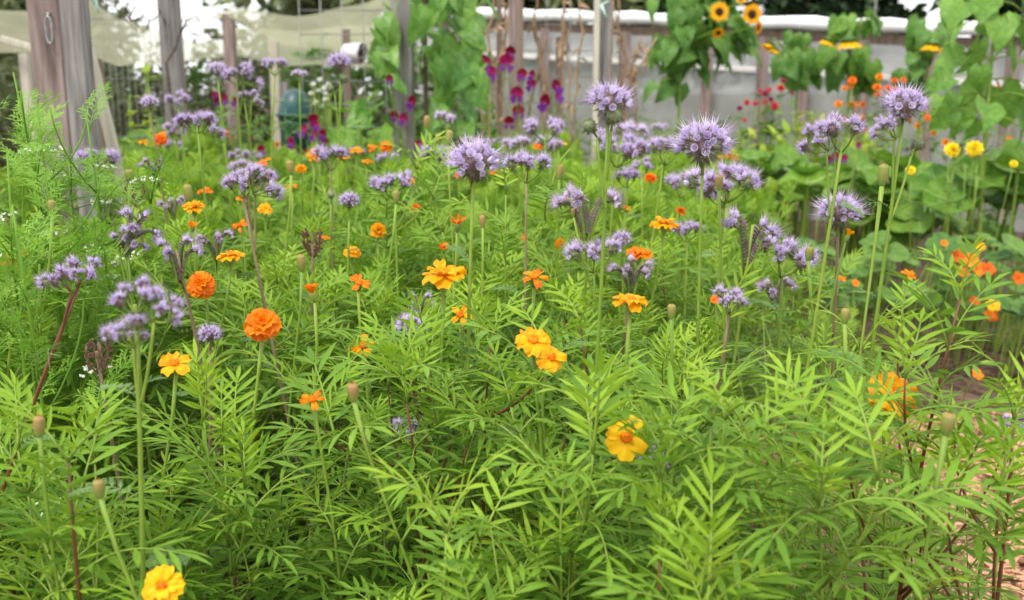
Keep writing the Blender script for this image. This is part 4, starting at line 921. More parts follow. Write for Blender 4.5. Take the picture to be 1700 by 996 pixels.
# tall upright shoots that stand out of the bed
SH = [(1558, 405, 1.02, 1560, 'tall marigold shoot on a shiny red brown stem over the straw mulch'), (835, 262, 1.75, 838, 'tall marigold shoot with fine bright leaves right of the perfect globe'), (600, 262, 1.9, 610, 'tall marigold shoot with fine bright leaves left of the perfect globe'),
 (850, 470, 1.16, 842, 'marigold shoot on a red brown stem between two golden blooms'), (1215, 600, .93, 1240, 'marigold shoot with broad serrated leaves below the small wiry lavender head'), (1000, 600, .97, 955, 'marigold shoot with a fan of narrow leaflets under the half hidden bloom'),
 (1330, 640, .90, 1370, 'marigold shoot with broad hanging leaflets on a thick green stem'), (1650, 600, .96, 1655, 'bushy marigold shoot on a dark stem beside the wood chip path'), (655, 575, 1.08, 660, 'marigold shoot with long leaflets crossing a dark curved stem'), (800, 780, .84, 810, 'low marigold shoot with yellow green tip in front of dark gaps'),
 (1110, 830, .82, 1110, 'low marigold shoot with large toothed leaflets beneath the clear yellow flower'), (395, 660, 1.0, 395, 'marigold shoot with yellowish leaves below the ruffled double flower'), (150, 640, .92, 150, 'marigold shoot in a soft yellow green tuft below the violet blue twin heads')]
random.seed(33)
for i, (px, py, Y, lx, lab) in enumerate(SH):
    tip = at(px, py, Y) - V((0, 0, .06)); b_ = base_for(tip, None); st, lv = marigold_shape(700 + i, tip.z, 6, .8)
    r = thing('marigold_plant', (tip.x, tip.y, 0), lab, 'marigold', None, 0)
    rd = i in (0, 3, 7, 8); put('stem', st.mesh('stem', [M_RED if rd else M_STEM, M_RED]), r)
    place_leaves([q for q in lv if not rd or not (.35 < q[2].translation.z / tip.z < .74)], r)

# low undergrowth: seedlings and fine weeds under the flowers
random.seed(41); b = MB()
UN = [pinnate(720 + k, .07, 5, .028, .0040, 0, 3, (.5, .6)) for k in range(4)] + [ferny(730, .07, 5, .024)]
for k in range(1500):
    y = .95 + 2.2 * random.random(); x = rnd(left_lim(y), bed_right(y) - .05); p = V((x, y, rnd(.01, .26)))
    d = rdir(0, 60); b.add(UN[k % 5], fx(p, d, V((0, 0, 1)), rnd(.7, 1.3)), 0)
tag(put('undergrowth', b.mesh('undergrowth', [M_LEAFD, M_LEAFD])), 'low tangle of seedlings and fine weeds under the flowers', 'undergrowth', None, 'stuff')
b = MB()
for k in range(900):
    y = rnd(.9, 3); x = rnd(left_lim(y), bed_right(y)); p = V((x, y, .0)); d = V((rnd(-.5, .5), rnd(-.5, .5), 1)).normalized(); L = rnd(.12, .42) if k % 3 else rnd(.4, .58)
    b.tube([p, p + d * L * .6, p + d * L + V((rnd(-.03, .03), rnd(-.03, .03), 0))], [.0018, .0015, .0006], 4, random.choice((0, 0, 1)))
tag(put('bare_stalks', b.mesh('bare_stalks', [M_STEM, M_DRYST])), 'thin bare stalks crowded in the shade of the bed', 'stalks', None, 'stuff')

# ------------------------------------------------------------------ feathery white-flowered herbs (beside the posts)
random.seed(51)
UMB = MB()
for k in range(9):
    a = k * 2.4; r_ = .004 + .0018 * k; e = V((r_ * math.cos(a), r_ * math.sin(a), .026 + rnd(-.002, .002))); UMB.tube([(0, 0, 0), e], .0005, 3, 0)
    for j in range(6): UMB.blade(e, rdir(0, 70), V((0, 0, 1)), .0042, .0015, 3, .1, .1, 0, 1)
UMBM = UMB.mesh('umbel', [M_HERB, M_WHITE])
HB = [(22, 120, 1.55, 34, 'feathery herb, the tallest bright green plume by the netting'), (60, 165, 1.5, 28, 'feathery herb with cream umbels before the broad post'), (142, 180, 1.45, 20, 'feathery herb with one open umbel on a long smooth stalk'), (100, 200, 1.6, 26, 'feathery herb with white umbels before the grey split post'),
 (12, 250, 1.2, 30, 'bushy feathery herb with a pale green forked stalk'), (75, 290, 1.4, 24, 'short feathery herb with tiny white umbels'), (40, 200, 1.7, 28, 'dense feathery herb behind the forked stalk'), (-25, 150, 1.35, 34, 'feathery herb cut off at its side by the netting corner'), (20, 340, 1.1, 26, 'low feathery herb over the orange marigold')]
for (px, py, Y, n, lab) in HB:
    tip = at(px, py, Y); base = V((tip.x + rnd(-.03, .03), tip.y + rnd(-.02, .05), 0)); r = thing('feathery_herb', base, lab, 'herb'); end = tip - base
    pts = curve((0, 0, 0), end, V((rnd(-.03, .03), 0, 0)), 9); b = MB(); b.tube(pts, [.0034 - .0022 * i / 9 for i in range(10)], 6)
    brs = []
    for k in range(6):
        p, tg = along(pts, .45 + .5 * k / 6); a = rnd(0, 6.28); e = p + V((math.cos(a) * .07, math.sin(a) * .07, rnd(.06, .14))); e.z = min(e.z, end.z + .03)
        c_ = curve(p, e, V((math.cos(a), math.sin(a), 0)) * .015, 5); b.tube(c_, [.0015] * 6, 4); brs.append(c_)
    put('stem', b.mesh('stem', [M_HERB]), r)
    for k in range(n):
        if k % 2: p, tg = along(pts, rnd(.25, .98))
        else: p, tg = along(brs[k % 6], rnd(.3, 1))
        put('leaf', LF_TH[random.randrange(5)][1], r, fx(p, rdir(0, 60), V((0, 0, 1)), rnd(.8, 1.3)))
    for k in range(3): put('umbel', UMBM, r, fz(brs[k * 2 % 6][-1], V((rnd(-.3, .3), rnd(-.3, .3), 1)), rnd(0, 6), rnd(.9, 1.4)))

# ------------------------------------------------------------------ beans on the post
random.seed(61)
BL = [heart_leaf(.13, .050, 800 + k, .35 + .15 * (k % 3), .32, .05).mesh('leaf', [M_BEAN]) for k in range(6)]
def vine(name, label, base, poly, leaves, group=None, cat='bean'):
    r = thing(name, base, label, cat, group); b = MB()
    for pl in poly: b.tube([p - base for p in pl], [.004 - .002 * i / len(pl) for i in range(len(pl))], 5)
    put('stem', b.mesh('stem', [M_STEM]), r); return r
base = foot(706, 3.93)
base.z = 0
pole = [V((base.x + .022 * math.cos(k * .9), base.y + .022 * math.sin(k * .9), .06 * k)) for k in range(31)]
p2 = [at(672, 250, 3.78), at(650, 150, 3.75), at(642, 60, 3.75), at(668, -20, 3.78)]
bean = vine('bean_vine', 'climbing bean with broad drooping leaves covering the sturdy post and thin pole', base, [pole, [pole[4]] + p2, [pole[17], at(745, 60, 3.8), at(780, 30, 3.85), at(810, -10, 3.9)], [pole[12], at(760, 150, 3.85), at(790, 110, 3.9)]], None)
for (px, py, sz) in [(652, 14, 78), (634, 55, 66), (690, 40, 80), (660, 70, 70), (622, 70, 60), (640, 100, 60), (628, 130, 56), (720, 48, 74), (745, 70, 84), (770, 55, 74), (735, 20, 70), (770, 10, 80), (800, 18, 56), (760, 100, 86), (790, 45, 50), (715, 100, 60), (735, 130, 90), (775, 130, 76), (710, 160, 66), (745, 165, 80), (785, 160, 60), (725, 195, 64), (765, 190, 70), (700, 195, 50), (690, 120, 50), (752, 145, 70), (770, 75, 70), (745, 115, 66), (712, 130, 60), (740, 50, 60), (760, 20, 66), (725, 5, 66), (790, 140, 50), (760, 165, 60), (735, 205, 56), (635, 85, 56), (618, 110, 50), (632, 190, 46), (645, 150, 50), (625, 175, 52), (650, 190, 48), (610, 195, 60), (600, 205, 46), (745, -8, 70), (700, -6, 70), (790, -6, 70), (705, 70, 60), (755, 40, 60), (780, 85, 60), (730, 220, 60), (770, 220, 56), (690, 225, 40), (802, 120, 40), (725, 75, 66), (640, 30, 50), (640, 215, 44)]:
    if py > 62 and 648 < px < 712: continue
    p = at(px, py - sz * .35, 3.72 + rnd(-.06, .22)) - base; a = rnd(-3.6, .5); d = V((math.cos(a) * .7, math.sin(a) * .6, -.7 + rnd(-.2, .7)))
    up = V((d.x * .8 + rnd(-.7, .7), -.6 + rnd(-.4, .4), .8)); put('leaf', BL[random.randrange(6)], bean, fx(p, d, up, sz * 3.75 / FPX / .165, rnd(-.6, .6)))

# ------------------------------------------------------------------ sweet peas
random.seed(71)
def pea_mb(top, wing):
    b = MB(); b.grid(lambda u, v: (.021 * math.sin(math.pi * u ** .8) ** .6 * (2 * v - 1) * (1 if u else .2), .004 - .012 * abs(2 * v - 1) ** 2 - .004 * math.sin(3 * u), .004 + .034 * u), 5, 6, 0)
    for s_ in (1, -1): b.grid(lambda u, v: (s_ * (.003 + .017 * u * v), -.006 - .020 * u, .010 + .006 * math.sin(3 * u) - .032 * v * math.sin(math.pi * min(1, u * .8 + .15))), 4, 4, 1)
    b.tube([(0, .004, .004), (0, .010, -.004), (0, .012, -.03)], [.002, .0022, .0008], 5, 2); return b
PEA = [pea_mb(0, 0).mesh('flower', [M_CRIM, M_VIOL, M_STEM]), pea_mb(0, 0).mesh('flower', [M_MAG, M_VIOL, M_STEM]), pea_mb(0, 0).mesh('flower', [M_CRIM, M_VIOL, M_STEM])]
LPEA = heart_leaf(.05, .010, 820, .2, .1, .02).mesh('leaf', [M_BEAN])
def peas(label, bx, Y, fl, spread):
    base = foot(bx, Y); base.z = 0; r = thing('sweet_pea', base, label, 'sweet pea'); b = MB(); tips = []
    for (px, py, sz) in fl:
        p = at(px, py, Y + rnd(-.15, .15)) - base; j = V((p.x * .75, rnd(-.03, .03), max(.05, p.z - rnd(.12, .22)))); b.tube(curve((p.x * .3, 0, 0), j, V((rnd(-.03, .03), 0, 0)), 5), .0022, 4); b.tube(curve(j, p + V((0, .012, -.02)), V((0, 0, -.01)), 4), .0014, 4)
        f = put('flower', PEA[random.randrange(3)], r, Matrix.Translation(p) @ Matrix.Rotation(rnd(-.9, .9), 4, 'Z') @ Matrix.Rotation(rnd(-.2, .35), 4, 'X') @ Matrix.Scale(sz * Y / FPX / .052, 4)); tips += [(p, j)]
    put('stem', b.mesh('stem', [M_STEM]), r)
    for (p, j) in tips:
        for k in range(5): put('leaf', LPEA, r, fx(V((p.x * .3, 0, 0)).lerp(j, rnd(.4, 1)), rdir(-10, 60), V((0, 0, 1)), rnd(.8, 1.6)))
peas('sweet pea thick with crimson and violet blooms beside the bean vine', 850, 4.3, [(800, 66, 22), (789, 128, 20), (790, 146, 20), (802, 112, 28), (813, 130, 28), (839, 110, 30), (851, 92, 24), (868, 130, 22), (884, 146, 22), (859, 164, 28), (861, 193, 26), (846, 207, 22), (920, 152, 26), (924, 166, 22), (910, 178, 30), (886, 130, 18), (800, 100, 18)], .2)
peas('low sweet pea with dark crimson blooms near the teal bin', 520, 4.0, [(518, 205, 24), (508, 224, 24), (526, 230, 24), (489, 242, 22), (540, 228, 20), (522, 214, 20), (542, 240, 18), (432, 253, 18), (512, 262, 22), (490, 255, 20)], .2)
peas('sweet pea with three dark blooms against the foot of the sturdy post', 690, 3.7, [(688, 176, 24), (673, 203, 22), (659, 197, 20), (646, 136, 16), (695, 245, 18)], .1)
peas('small magenta sweet pea under the candelabra phacelia', 1392, 3.9, [(1388, 264, 16), (1402, 267, 15), (1425, 244, 11), (1376, 268, 13)], .1)
peas('sparse pinkish sweet pea behind the flat lavender heads', 385, 4.6, [(356, 164, 18), (371, 170, 20), (393, 172, 16), (360, 172, 14)], .1)

# ------------------------------------------------------------------ sunflowers
random.seed(81)
SFL = [heart_leaf(.19, .085, 830 + k, .55 + .2 * (k % 3), .3, .06, .6).mesh('leaf', [M_SUNL]) for k in range(6)]
SFE = [heart_leaf(.19, .085, 840 + k, .4 + .2 * (k % 3), .3, .06, .6).mesh('leaf', [M_SUNE]) for k in range(5)]
def sun_petals(e0=.05, e1=.3):
    b = MB()
    for i in range(19):
        a = 6.2832 * i / 19 + rnd(-.08, .08); b.blade(V((math.cos(a) * .021, math.sin(a) * .021, .004)), V((math.cos(a), math.sin(a), rnd(e0, e1))), V((0, 0, 1)), .034 * rnd(.85, 1.1), .0095, 5, .2, .1, 0, 0, None, .45, 0, .5)
    return b
SP = sun_petals().mesh('petals', [M_GOLD]); SPY = sun_petals(.7, 1.3).mesh('petals', [M_YEL])
b = MB(); b.lathe([(.022, -.002), (.023, .004), (.018, .009), (.008, .0095), (.001, .008)], 18, 0); SDISC = b.mesh('disc', [M_DISK])
b = MB(); b.lathe([(.004, -.03), (.008, -.018), (.020, -.008), (.024, .001), (.02, .002)], 14, 0)
for i in range(22): b.blade(V((math.cos(i * .57) * .018, math.sin(i * .57) * .018, -.008)), V((math.cos(i * .57), math.sin(i * .57), rnd(.1, .5))), V((0, 0, 1)), .024, .006, 4, .1, .1)
SCAL = b.mesh('flower_head', [M_SUNL])
def sunflower(label, bx, Y, topy, leaves, fls, lm=SFL, lean=0, bare=.24, yellow=False):
    base = foot(bx, Y); base.z = 0; tip = at(bx + lean, topy, Y) - base; r = thing('sunflower', base, label, 'sunflower'); pts = curve((0, 0, 0), tip, V((rnd(-.02, .02), 0, 0)), 9)
    b = MB(); b.tube(pts, [.013 - .008 * i / 9 for i in range(10)], 8)
    for (px, py, sz, f) in fls:
        p = at(px, py, Y - rnd(.20, .30)) - base; sc = sz * Y / FPX / .10; f = V(f).normalized(); h = put('flower_head', SCAL, r, fz(p, f, rnd(0, 6), sc)); put('petals', SPY if yellow else SP, h); put('disc', SDISC, h)
        q = min((along(pts, t / 20)[0] for t in range(8, 20)), key=lambda c: (c - p + V((0, 0, .1))).length); e = p - f * .03 * sc; b.tube([q, q.lerp(e, .5) + V((0, 0, .02)), e - f * .01, e], [.005, .004, .004, .004], 6)
    for (px, py, sz) in leaves:
        p = at(px, py - sz * .3, Y + rnd(-.12, .12)) - base; q = min((along(pts, t / 20)[0] for t in range(3, 20)), key=lambda c: (c - p).length)
        d = V(((p - q).x * 3 + rnd(-.15, .15), rnd(-.6, .1), -.35 + rnd(-.5, .3))); b.tube(curve(q, p, V((0, 0, .02)), 4), [.003] * 5, 5)
        put('leaf', lm[random.randrange(len(lm))], r, fx(p, d, V((d.x + rnd(-.5, .5), -.8 + rnd(-.3, .6), .8)), sz * Y / FPX / bare, rnd(-.7, .7)))
    put('stem', b.mesh('stem', [M_STEM]), r)
def cloud(x0, x1, y0, y1, n, s0, s1): return [(rnd(x0, x1), rnd(y0, y1), rnd(s0, s1)) for _ in range(n)]
sunflower('branching sunflower with dark centred golden flowers and deep green leaves', 1135, 6.0, -30, cloud(1120, 1215, -20, 60, 34, 34, 56) + cloud(1170, 1235, 40, 95, 12, 36, 60) + cloud(1105, 1165, 60, 130, 26, 34, 56) + cloud(1085, 1135, 10, 160, 16, 26, 44) + [(1190, 108, 44), (1235, 95, 56), (1222, 70, 56), (1210, 40, 50)],
  [(1194, 20, 29, (0, -1, .1)), (1248, 24, 31, (.15, -1, .05)), (1258, 46, 22, (.8, -.7, -.1)), (1192, 54, 18, (.1, -.8, -.5)), (1230, 1, 16, (0, -.6, .8))])
sunflower('small drooping sunflower with a pale yellow side flower', 1335, 6.4, 56, cloud(1300, 1355, 62, 140, 24, 28, 46), [(1279, 74, 30, (-.5, -.1, -1)), (1287, 82, 24, (-.3, .0, -1))], SFL, -8, yellow=True)
sunflower('mop headed sunflower with two nodding yellow flowers over a curtain of leaves', 1412, 6.2, 30, cloud(1388, 1448, 34, 56, 20, 30, 44) + cloud(1380, 1455, 92, 145, 26, 34, 52), [(1410, 67, 46, (.1, .06, -1)), (1374, 67, 30, (-.3, .05, -1))], SFE + SFL[:2], 0, yellow=True)
sunflower('leaning sunflower with a pair of nodding yellow flowers', 1520, 5.9, 52, cloud(1496, 1575, 45, 75, 14, 28, 44) + cloud(1495, 1540, 80, 150, 16, 28, 44), [(1549, 73, 42, (-.1, .06, -1)), (1574, 75, 36, (.2, .06, -1))], SFL, 30, yellow=True)
sunflower('tall flowerless sunflower with big bright heart shaped leaves by the thin stake', 1664, 3.9, -60, [(1610, 40, 80), (1635, 20, 90), (1690, 15, 90), (1660, 55, 84), (1700, 60, 80), (1600, 115, 90), (1625, 95, 90), (1580, 150, 70), (1615, 165, 80), (1660, 180, 110), (1640, 200, 90), (1700, 130, 90), (1690, 200, 80), (1675, 110, 70), (1600, 200, 80), (1630, 130, 60), (1715, 95, 80), (1690, -10, 80), (1650, -10, 80), (1600, 60, 60), (1580, 205, 70), (1715, 170, 80), (1560, 175, 50)] + cloud(1575, 1710, -10, 230, 12, 45, 75), [], SFE, 0, .29)

# ------------------------------------------------------------------ squash, nasturtium and the colour dots behind
random.seed(91)
SQL = [round_leaf(.115, 850 + k, 24, .10, .16, .22, True).mesh('leaf', [M_SQ, M_SQV]) for k in range(6)]
def squash(label, bx, Y, spots, mats=SQL, name='squash_plant', cat='squash', Rr=.115):
    base = foot(bx, Y); base.z = 0; r = thing(name, base, label, cat); b = MB()
    for (px, py, sz) in spots:
        yy = Y + rnd(-.25, .25); p = at(px, py, yy) - base; d = V((rnd(-.7, .7), rnd(-1.0, .15), 1)).normalized()
        put('leaf', mats[random.randrange(len(mats))], r, fz(p, d, rnd(0, 6.28), sz * yy / FPX / (2 * Rr) * 1.1))
        f = V((p.x * .8 + rnd(-.05, .05), p.y * .8, 0)); b.tube(curve(f, p - d * .003, V((rnd(-.02, .02), 0, 0)), 5), [.005 * Rr / .1 + .0005] * 6, 5)
    put('stem', b.mesh('stem', [M_STEM]), r)
squash('broad leaved squash spreading under the two yellow domes', 1600, 4.1, cloud(1530, 1720, 268, 330, 13, 80, 125) + cloud(1480, 1720, 320, 395, 11, 60, 100))
squash('squash with rounded leaves behind the single round phacelia head', 1400, 4.3, cloud(1320, 1500, 270, 330, 13, 60, 105) + cloud(1330, 1500, 320, 400, 11, 50, 90))
squash('squash at the edge of the marigold bed with yellowish leaves', 1285, 4.7, cloud(1215, 1340, 262, 310, 13, 50, 80) + cloud(1230, 1340, 300, 350, 9, 46, 74))
squash('low squash mounded beside the terracotta bowl', 225, 5.2, cloud(185, 275, 226, 280, 16, 40, 60))
squash('squash just behind the sturdy bean post', 590, 4.6, cloud(555, 640, 175, 240, 9, 36, 60))
NL = [round_leaf(.03, 870 + k, 14, .02, .06, .12, False).mesh('leaf', [M_NAST]) for k in range(4)]
def funnel(m):
    b = MB()
    for i in range(5):
        a = 6.2832 * i / 5; b.blade(V((math.cos(a) * .003, math.sin(a) * .003, 0)), V((math.cos(a), math.sin(a), .55)), V((0, 0, 1)), .026, .012, 5, -.1, .25, 0, 0, None, .65, 0, .2)
    b.spike(V((0, 0, .004)), V((0, .4, -1)).normalized(), .03, .003, 0); return b.mesh('flower', [m])
NF = [funnel(M_VORG), funnel(M_GOLD), funnel(M_RUST)]
def flowers_on(r_label, name, cat, bx, Y, fl, meshes, fs, foliage, leafm, lsc, n, z0=0., stemr=.0018):
    """a plant whose flowers stand at the given pixels, with its own leaves round the stalks"""
    base = foot(bx, Y); base.z = 0; r = thing(name, base, r_label, cat); b = MB(); js = []
    for (px, py, sz) in fl:
        yy = Y + rnd(-.12, .12) - (.3 if name == 'nasturtium' else 0); p = at(px, py, yy) - base; f0 = V((p.x * .6, p.y * .5, 0)); c = curve(f0, p, V((rnd(-.03, .03), 0, 0)), 6); b.tube(c, [stemr] * 7, 4); js.append(c)
        put('flower', meshes[random.randrange(len(meshes))], r, fz(p, V((rnd(-.3, .3), rnd(-1, -.3), rnd(.3, 1))), rnd(0, 6), sz * yy / FPX / fs))
    for (px, py) in foliage:
        yy = Y + rnd(-.2, .2); p = at(px, py, yy) - base; f0 = V((p.x * .7, p.y * .6, 0)); c = curve(f0, p, V((rnd(-.03, .03), 0, 0)), 6); b.tube(c, [stemr] * 7, 4); js.append(c)
        if n == 0: put('leaf', leafm[random.randrange(len(leafm))], r, fz(p, V((rnd(-.4, .4), rnd(-.8, 0), 1)), rnd(0, 6), lsc * rnd(.7, 1.35)))
    for c in js:
        for k in range(n): put('leaf', leafm[random.randrange(len(leafm))], r, fx(along(c, rnd(.45, 1))[0], rdir(0, 55), V((0, 0, 1)), lsc * rnd(.7, 1.3)))
    put('stem', b.mesh('stem', [M_STEM]), r); return r
def spots(x0, x1, y0, y1, n): return [(rnd(x0, x1), rnd(y0, y1)) for _ in range(n)]
flowers_on('nasturtium with orange funnels and marbled round leaves above the straw mulch', 'nasturtium', 'nasturtium', 1625, 3.2, [(1590, 426, 24), (1612, 432, 26), (1640, 447, 26), (1598, 452, 22), (1622, 446, 30), (1628, 410, 16), (1648, 508, 26), (1645, 525, 26), (1690, 462, 24), (1618, 500, 18)], NF, .055, spots(1560, 1720, 395, 525, 52), NL, 1.05, 0)
flowers_on('nasturtium of plain green round leaves under the squash', 'nasturtium', 'nasturtium', 1440, 3.1, [(1567, 404, 14), (1420, 470, 14)], NF, .055, spots(1330, 1570, 395, 505, 56), NL, 1.05, 0)
flowers_on('nasturtium with red orange dots at the mulch edge', 'nasturtium', 'nasturtium', 1690, 2.9, [(1622, 622, 22), (1710, 560, 20)], NF, .055, spots(1660, 1760, 480, 540, 18), NL, 1.1, 0)
def pom(m, seed, m2=None):
    random.seed(seed); b = MB()
    for tier, (n_, el, L) in enumerate(((10, 5, .026), (9, 30, .023), (8, 55, .018), (5, 78, .012))):
        for i in range(n_):
            a = 6.2832 * i / n_ + tier; e = R(el); d = V((math.cos(a) * math.cos(e), math.sin(a) * math.cos(e), math.sin(e))); b.blade(V((0, 0, .002 * tier)), d, V((0, 0, 1)), L, .0085, 3, .1, .2, 0, 0, None, .7, 0, .4)
    b.lathe([(.003, -.016), (.007, -.008), (.008, 0)], 8, 1); return b.mesh('flower', [m, M_CALYX])
PO, PR, PY, PM = [pom(M_VORG, 1), pom(M_ORG, 2)], [pom(M_REDF, 3), pom(M_MAG, 4)], [pom(leafmat('lemon_petal', (.85, .60, .005), (.98, .78, .02), .25, .5), 5)], [pom(M_GOLD, 6)]
LG = [heart_leaf(.07, .018, 880 + k, .3, .1, .03).mesh('leaf', [M_SHRB2]) for k in range(3)]; LL_ = [heart_leaf(.07, .012, 884 + k, .2, .1, .03).mesh('leaf', [M_LIME]) for k in range(3)]
LC = [pinnate(890 + k, .09, 5, .035, .004, 0, 3).mesh('leaf', [M_SHRB2, M_STEM]) for k in range(3)]
flowers_on('tall stand of bright orange pompom flowers under the mop headed sunflower', 'orange_zinnia', 'flower', 1435, 5.6, [(1415, 134, 15), (1460, 128, 14), (1456, 146, 17), (1474, 148, 16), (1486, 148, 12), (1457, 157, 12), (1392, 173, 14), (1415, 175, 17), (1432, 174, 14), (1430, 196, 13), (1402, 146, 10), (1440, 218, 14), (1402, 200, 14), (1412, 145, 10)], PO, .05, spots(1390, 1480, 150, 220, 10), LG, 1., 5)
flowers_on('stand of orange flowers beside the double globed phacelia', 'orange_zinnia', 'flower', 1520, 5.4, [(1500, 133, 12), (1485, 134, 12), (1478, 162, 14), (1532, 185, 16), (1523, 209, 13), (1550, 220, 12), (1540, 196, 12), (1510, 200, 10)], PO, .05, spots(1490, 1560, 160, 230, 8), LG, 1., 5)
flowers_on('scattered orange flowers glowing behind the tall flowerless sunflower', 'orange_zinnia', 'flower', 1650, 5.0, [(1570, 236, 14), (1680, 165, 14), (1690, 171, 13), (1654, 200, 11), (1592, 208, 12), (1629, 218, 11), (1675, 232, 12), (1677, 246, 12), (1635, 224, 11), (1608, 165, 11), (1682, 254, 10), (1657, 145, 9)], PO, .05, spots(1570, 1690, 180, 250, 10), LG, 1., 5)
flowers_on('red and pink zinnias in front of the dull lower film', 'red_zinnia', 'flower', 1272, 5.8, [(1270, 156, 15), (1277, 149, 10), (1296, 147, 16), (1300, 134, 10), (1315, 154, 9), (1240, 170, 11), (1228, 180, 11), (1286, 176, 15), (1254, 172, 10), (1270, 170, 12), (1262, 152, 10), (1236, 199, 9), (1280, 165, 10)], PR, .05, spots(1225, 1310, 170, 240, 14), LG, 1.1, 6)
flowers_on('pair of bright yellow domed flowers rising from the squash leaves', 'yellow_marigold', 'flower', 1600, 3.55, [(1581, 249, 28), (1618, 247, 30), (1512, 283, 18), (1683, 272, 14)], PY, .05, spots(1560, 1640, 270, 300, 6), LC, .9, 3)
flowers_on('small yellow flowers at the edge of the lime leaves', 'yellow_marigold', 'flower', 1210, 4.9, [(1211, 258, 14), (1222, 262, 14), (1180, 250, 10), (1196, 262, 10)], PM, .05, spots(1170, 1240, 255, 275, 6), LC, 1., 4)
flowers_on('lime green leafy crop with yellowish tops before the film tunnel', 'leafy_crop', 'vegetable', 1330, 5.5, [], PY, .05, spots(1285, 1385, 172, 250, 34), LL_, 1.25, 8)
flowers_on('upright lime green leafy crop behind the candelabra phacelia', 'leafy_crop', 'vegetable', 1250, 5.2, [], PY, .05, spots(1215, 1300, 215, 262, 24), LL_, 1.2, 8)
flowers_on('bright green leafy crop behind the double globed phacelia', 'leafy_crop', 'vegetable', 1440, 5.0, [], PY, .05, spots(1400, 1480, 215, 262, 20), LL_, 1.2, 8)
flowers_on('dark green leafy crop below the branching sunflower', 'leafy_crop', 'vegetable', 1130, 5.4, [], PY, .05, spots(1050, 1215, 195, 240, 34), LC, 1.3, 7)
flowers_on('low green crop behind the white tinged phacelia', 'leafy_crop', 'vegetable', 960, 5.3, [], PY, .05, spots(880, 1060, 195, 245, 30), LC, 1.3, 7)
flowers_on('weedy green plants with golden dots in front of the netting', 'leafy_crop', 'vegetable', 330, 5.0, [(272, 214, 10), (420, 230, 12), (345, 222, 12), (460, 240, 12), (388, 232, 12)], PM + PR, .05, spots(250, 480, 175, 240, 40), LC, 1.3, 6)
flowers_on('tall light green weed between the grey posts', 'tall_weed', 'weed', 240, 4.2, [], PY, .05, [(243, 110), (240, 125), (246, 140), (215, 155), (212, 165), (240, 150)], LL_, 1., 10)
flowers_on('cream flowered weed beside the teal bin', 'tall_weed', 'weed', 535, 5.2, [(528, 150, 9), (520, 140, 9), (538, 146, 9), (531, 132, 9), (524, 170, 9), (540, 165, 9), (516, 155, 8), (535, 178, 8), (545, 140, 8)], [pom(M_WHITE, 8)], .05, spots(515, 550, 140, 210, 10), LC, .9, 4)

# dry tan bean vines on the wire trellis
random.seed(101)
DL = [heart_leaf(.045, .009, 900 + k, .9, .4, .1).mesh('dry_leaf', [M_DRYV]) for k in range(3)]
def dry(label, bx, Y, polys, n):
    base = foot(bx, Y); base.z = 0; r = thing('dry_vine', base, label, 'vine'); b = MB(); ps = []
    for pl in polys:
        pts = [V((at(pl[0][0], 200, Y).x - base.x, 0, 0))] + [at(x, y, Y + rnd(-.03, .03)) - base for (x, y) in pl]; fine = []
        for i in range(len(pts) - 1): fine += [pts[i].lerp(pts[i + 1], j / 5) + V((rnd(-1, 1), rnd(-1, 1), 0)) * .008 for j in range(5)]
        b.tube(fine + [pts[-1]], .0055, 5); ps.append(fine)
    put('stem', b.mesh('stem', [M_DRYV]), r)
    for k in range(n): put('dry_leaf', DL[k % 3], r, fx(along(random.choice(ps), rnd(.3, 1))[0], rdir(-60, 30), V((0, 0, 1)), rnd(.6, 1.4), rnd(-1, 1)))
dry('tan dried vine climbing the square wire trellis', 905, 5.05, [[(903, 190), (900, 110), (886, 50), (892, -20)], [(912, 170), (896, 80), (884, 30)], [(945, 180), (942, 90), (934, 30)], [(935, 190), (932, 60), (936, -20)], [(955, 170), (966, 60), (960, -10)], [(880, 180), (905, 60)]], 40)
dry('rusty dried vine hanging behind the dark grey post', 1030, 5.15, [[(1018, 190), (1015, 100), (1018, 0)], [(1032, 180), (1040, 100), (1022, 20)], [(1055, 180), (1050, 110), (1065, 60)], [(1020, 160), (1075, 70)], [(1040, 150), (1090, 62)], [(1025, 190), (1030, 120), (1026, -10)]], 50)
dry('dried tan stems leaning between the bean leaves and the pinkish grey post', 825, 5.2, [[(822, 150), (812, 60), (822, -20)], [(835, 150), (840, 40), (832, -20)], [(812, 130), (835, 80), (845, 20)], [(800, 60), (850, 30)]], 24)
# bare brown vine wound on the grey post
p0 = foot(284, 4.5); r = thing('bare_vine', V((p0.x + .05, p0.y - .05, 0)), 'leafless dark vine twisting from the grey post across the netting', 'vine'); b = MB(); off = r.location
W = lambda *a: [at(*q, 4.42) - off for q in a]
b.tube([V((0, 0, 0))] + W((276, 104), (290, 82), (297, 60), (302, 34)), [.007, .007, .006, .005, .004], 6)
for pl in (((302, 50), (312, 40), (318, 58), (326, 50)), ((276, 40), (266, 22), (258, 30), (248, 36), (238, 26), (232, 10)), ((248, 34), (244, 50)), ((300, 56), (310, 34), (325, 26), (340, 50), (350, 60)), ((238, 26), (222, 34), (205, 24), (190, 12), (172, 4)), ((222, 34), (232, 46)), ((205, 24), (212, 38)), ((190, 12), (198, -8)), ((266, 22), (262, 8)), ((320, 56), (334, 60)), ((172, 4), (150, -8)), ((215, 30), (225, 8)), ((205, 24), (212, 4))):
    b.tube(W(*pl), [.0045 - .0028 * i / len(pl) for i in range(len(pl))], 5)
put('twigs', b.mesh('twigs', [M_TWIG]), r)

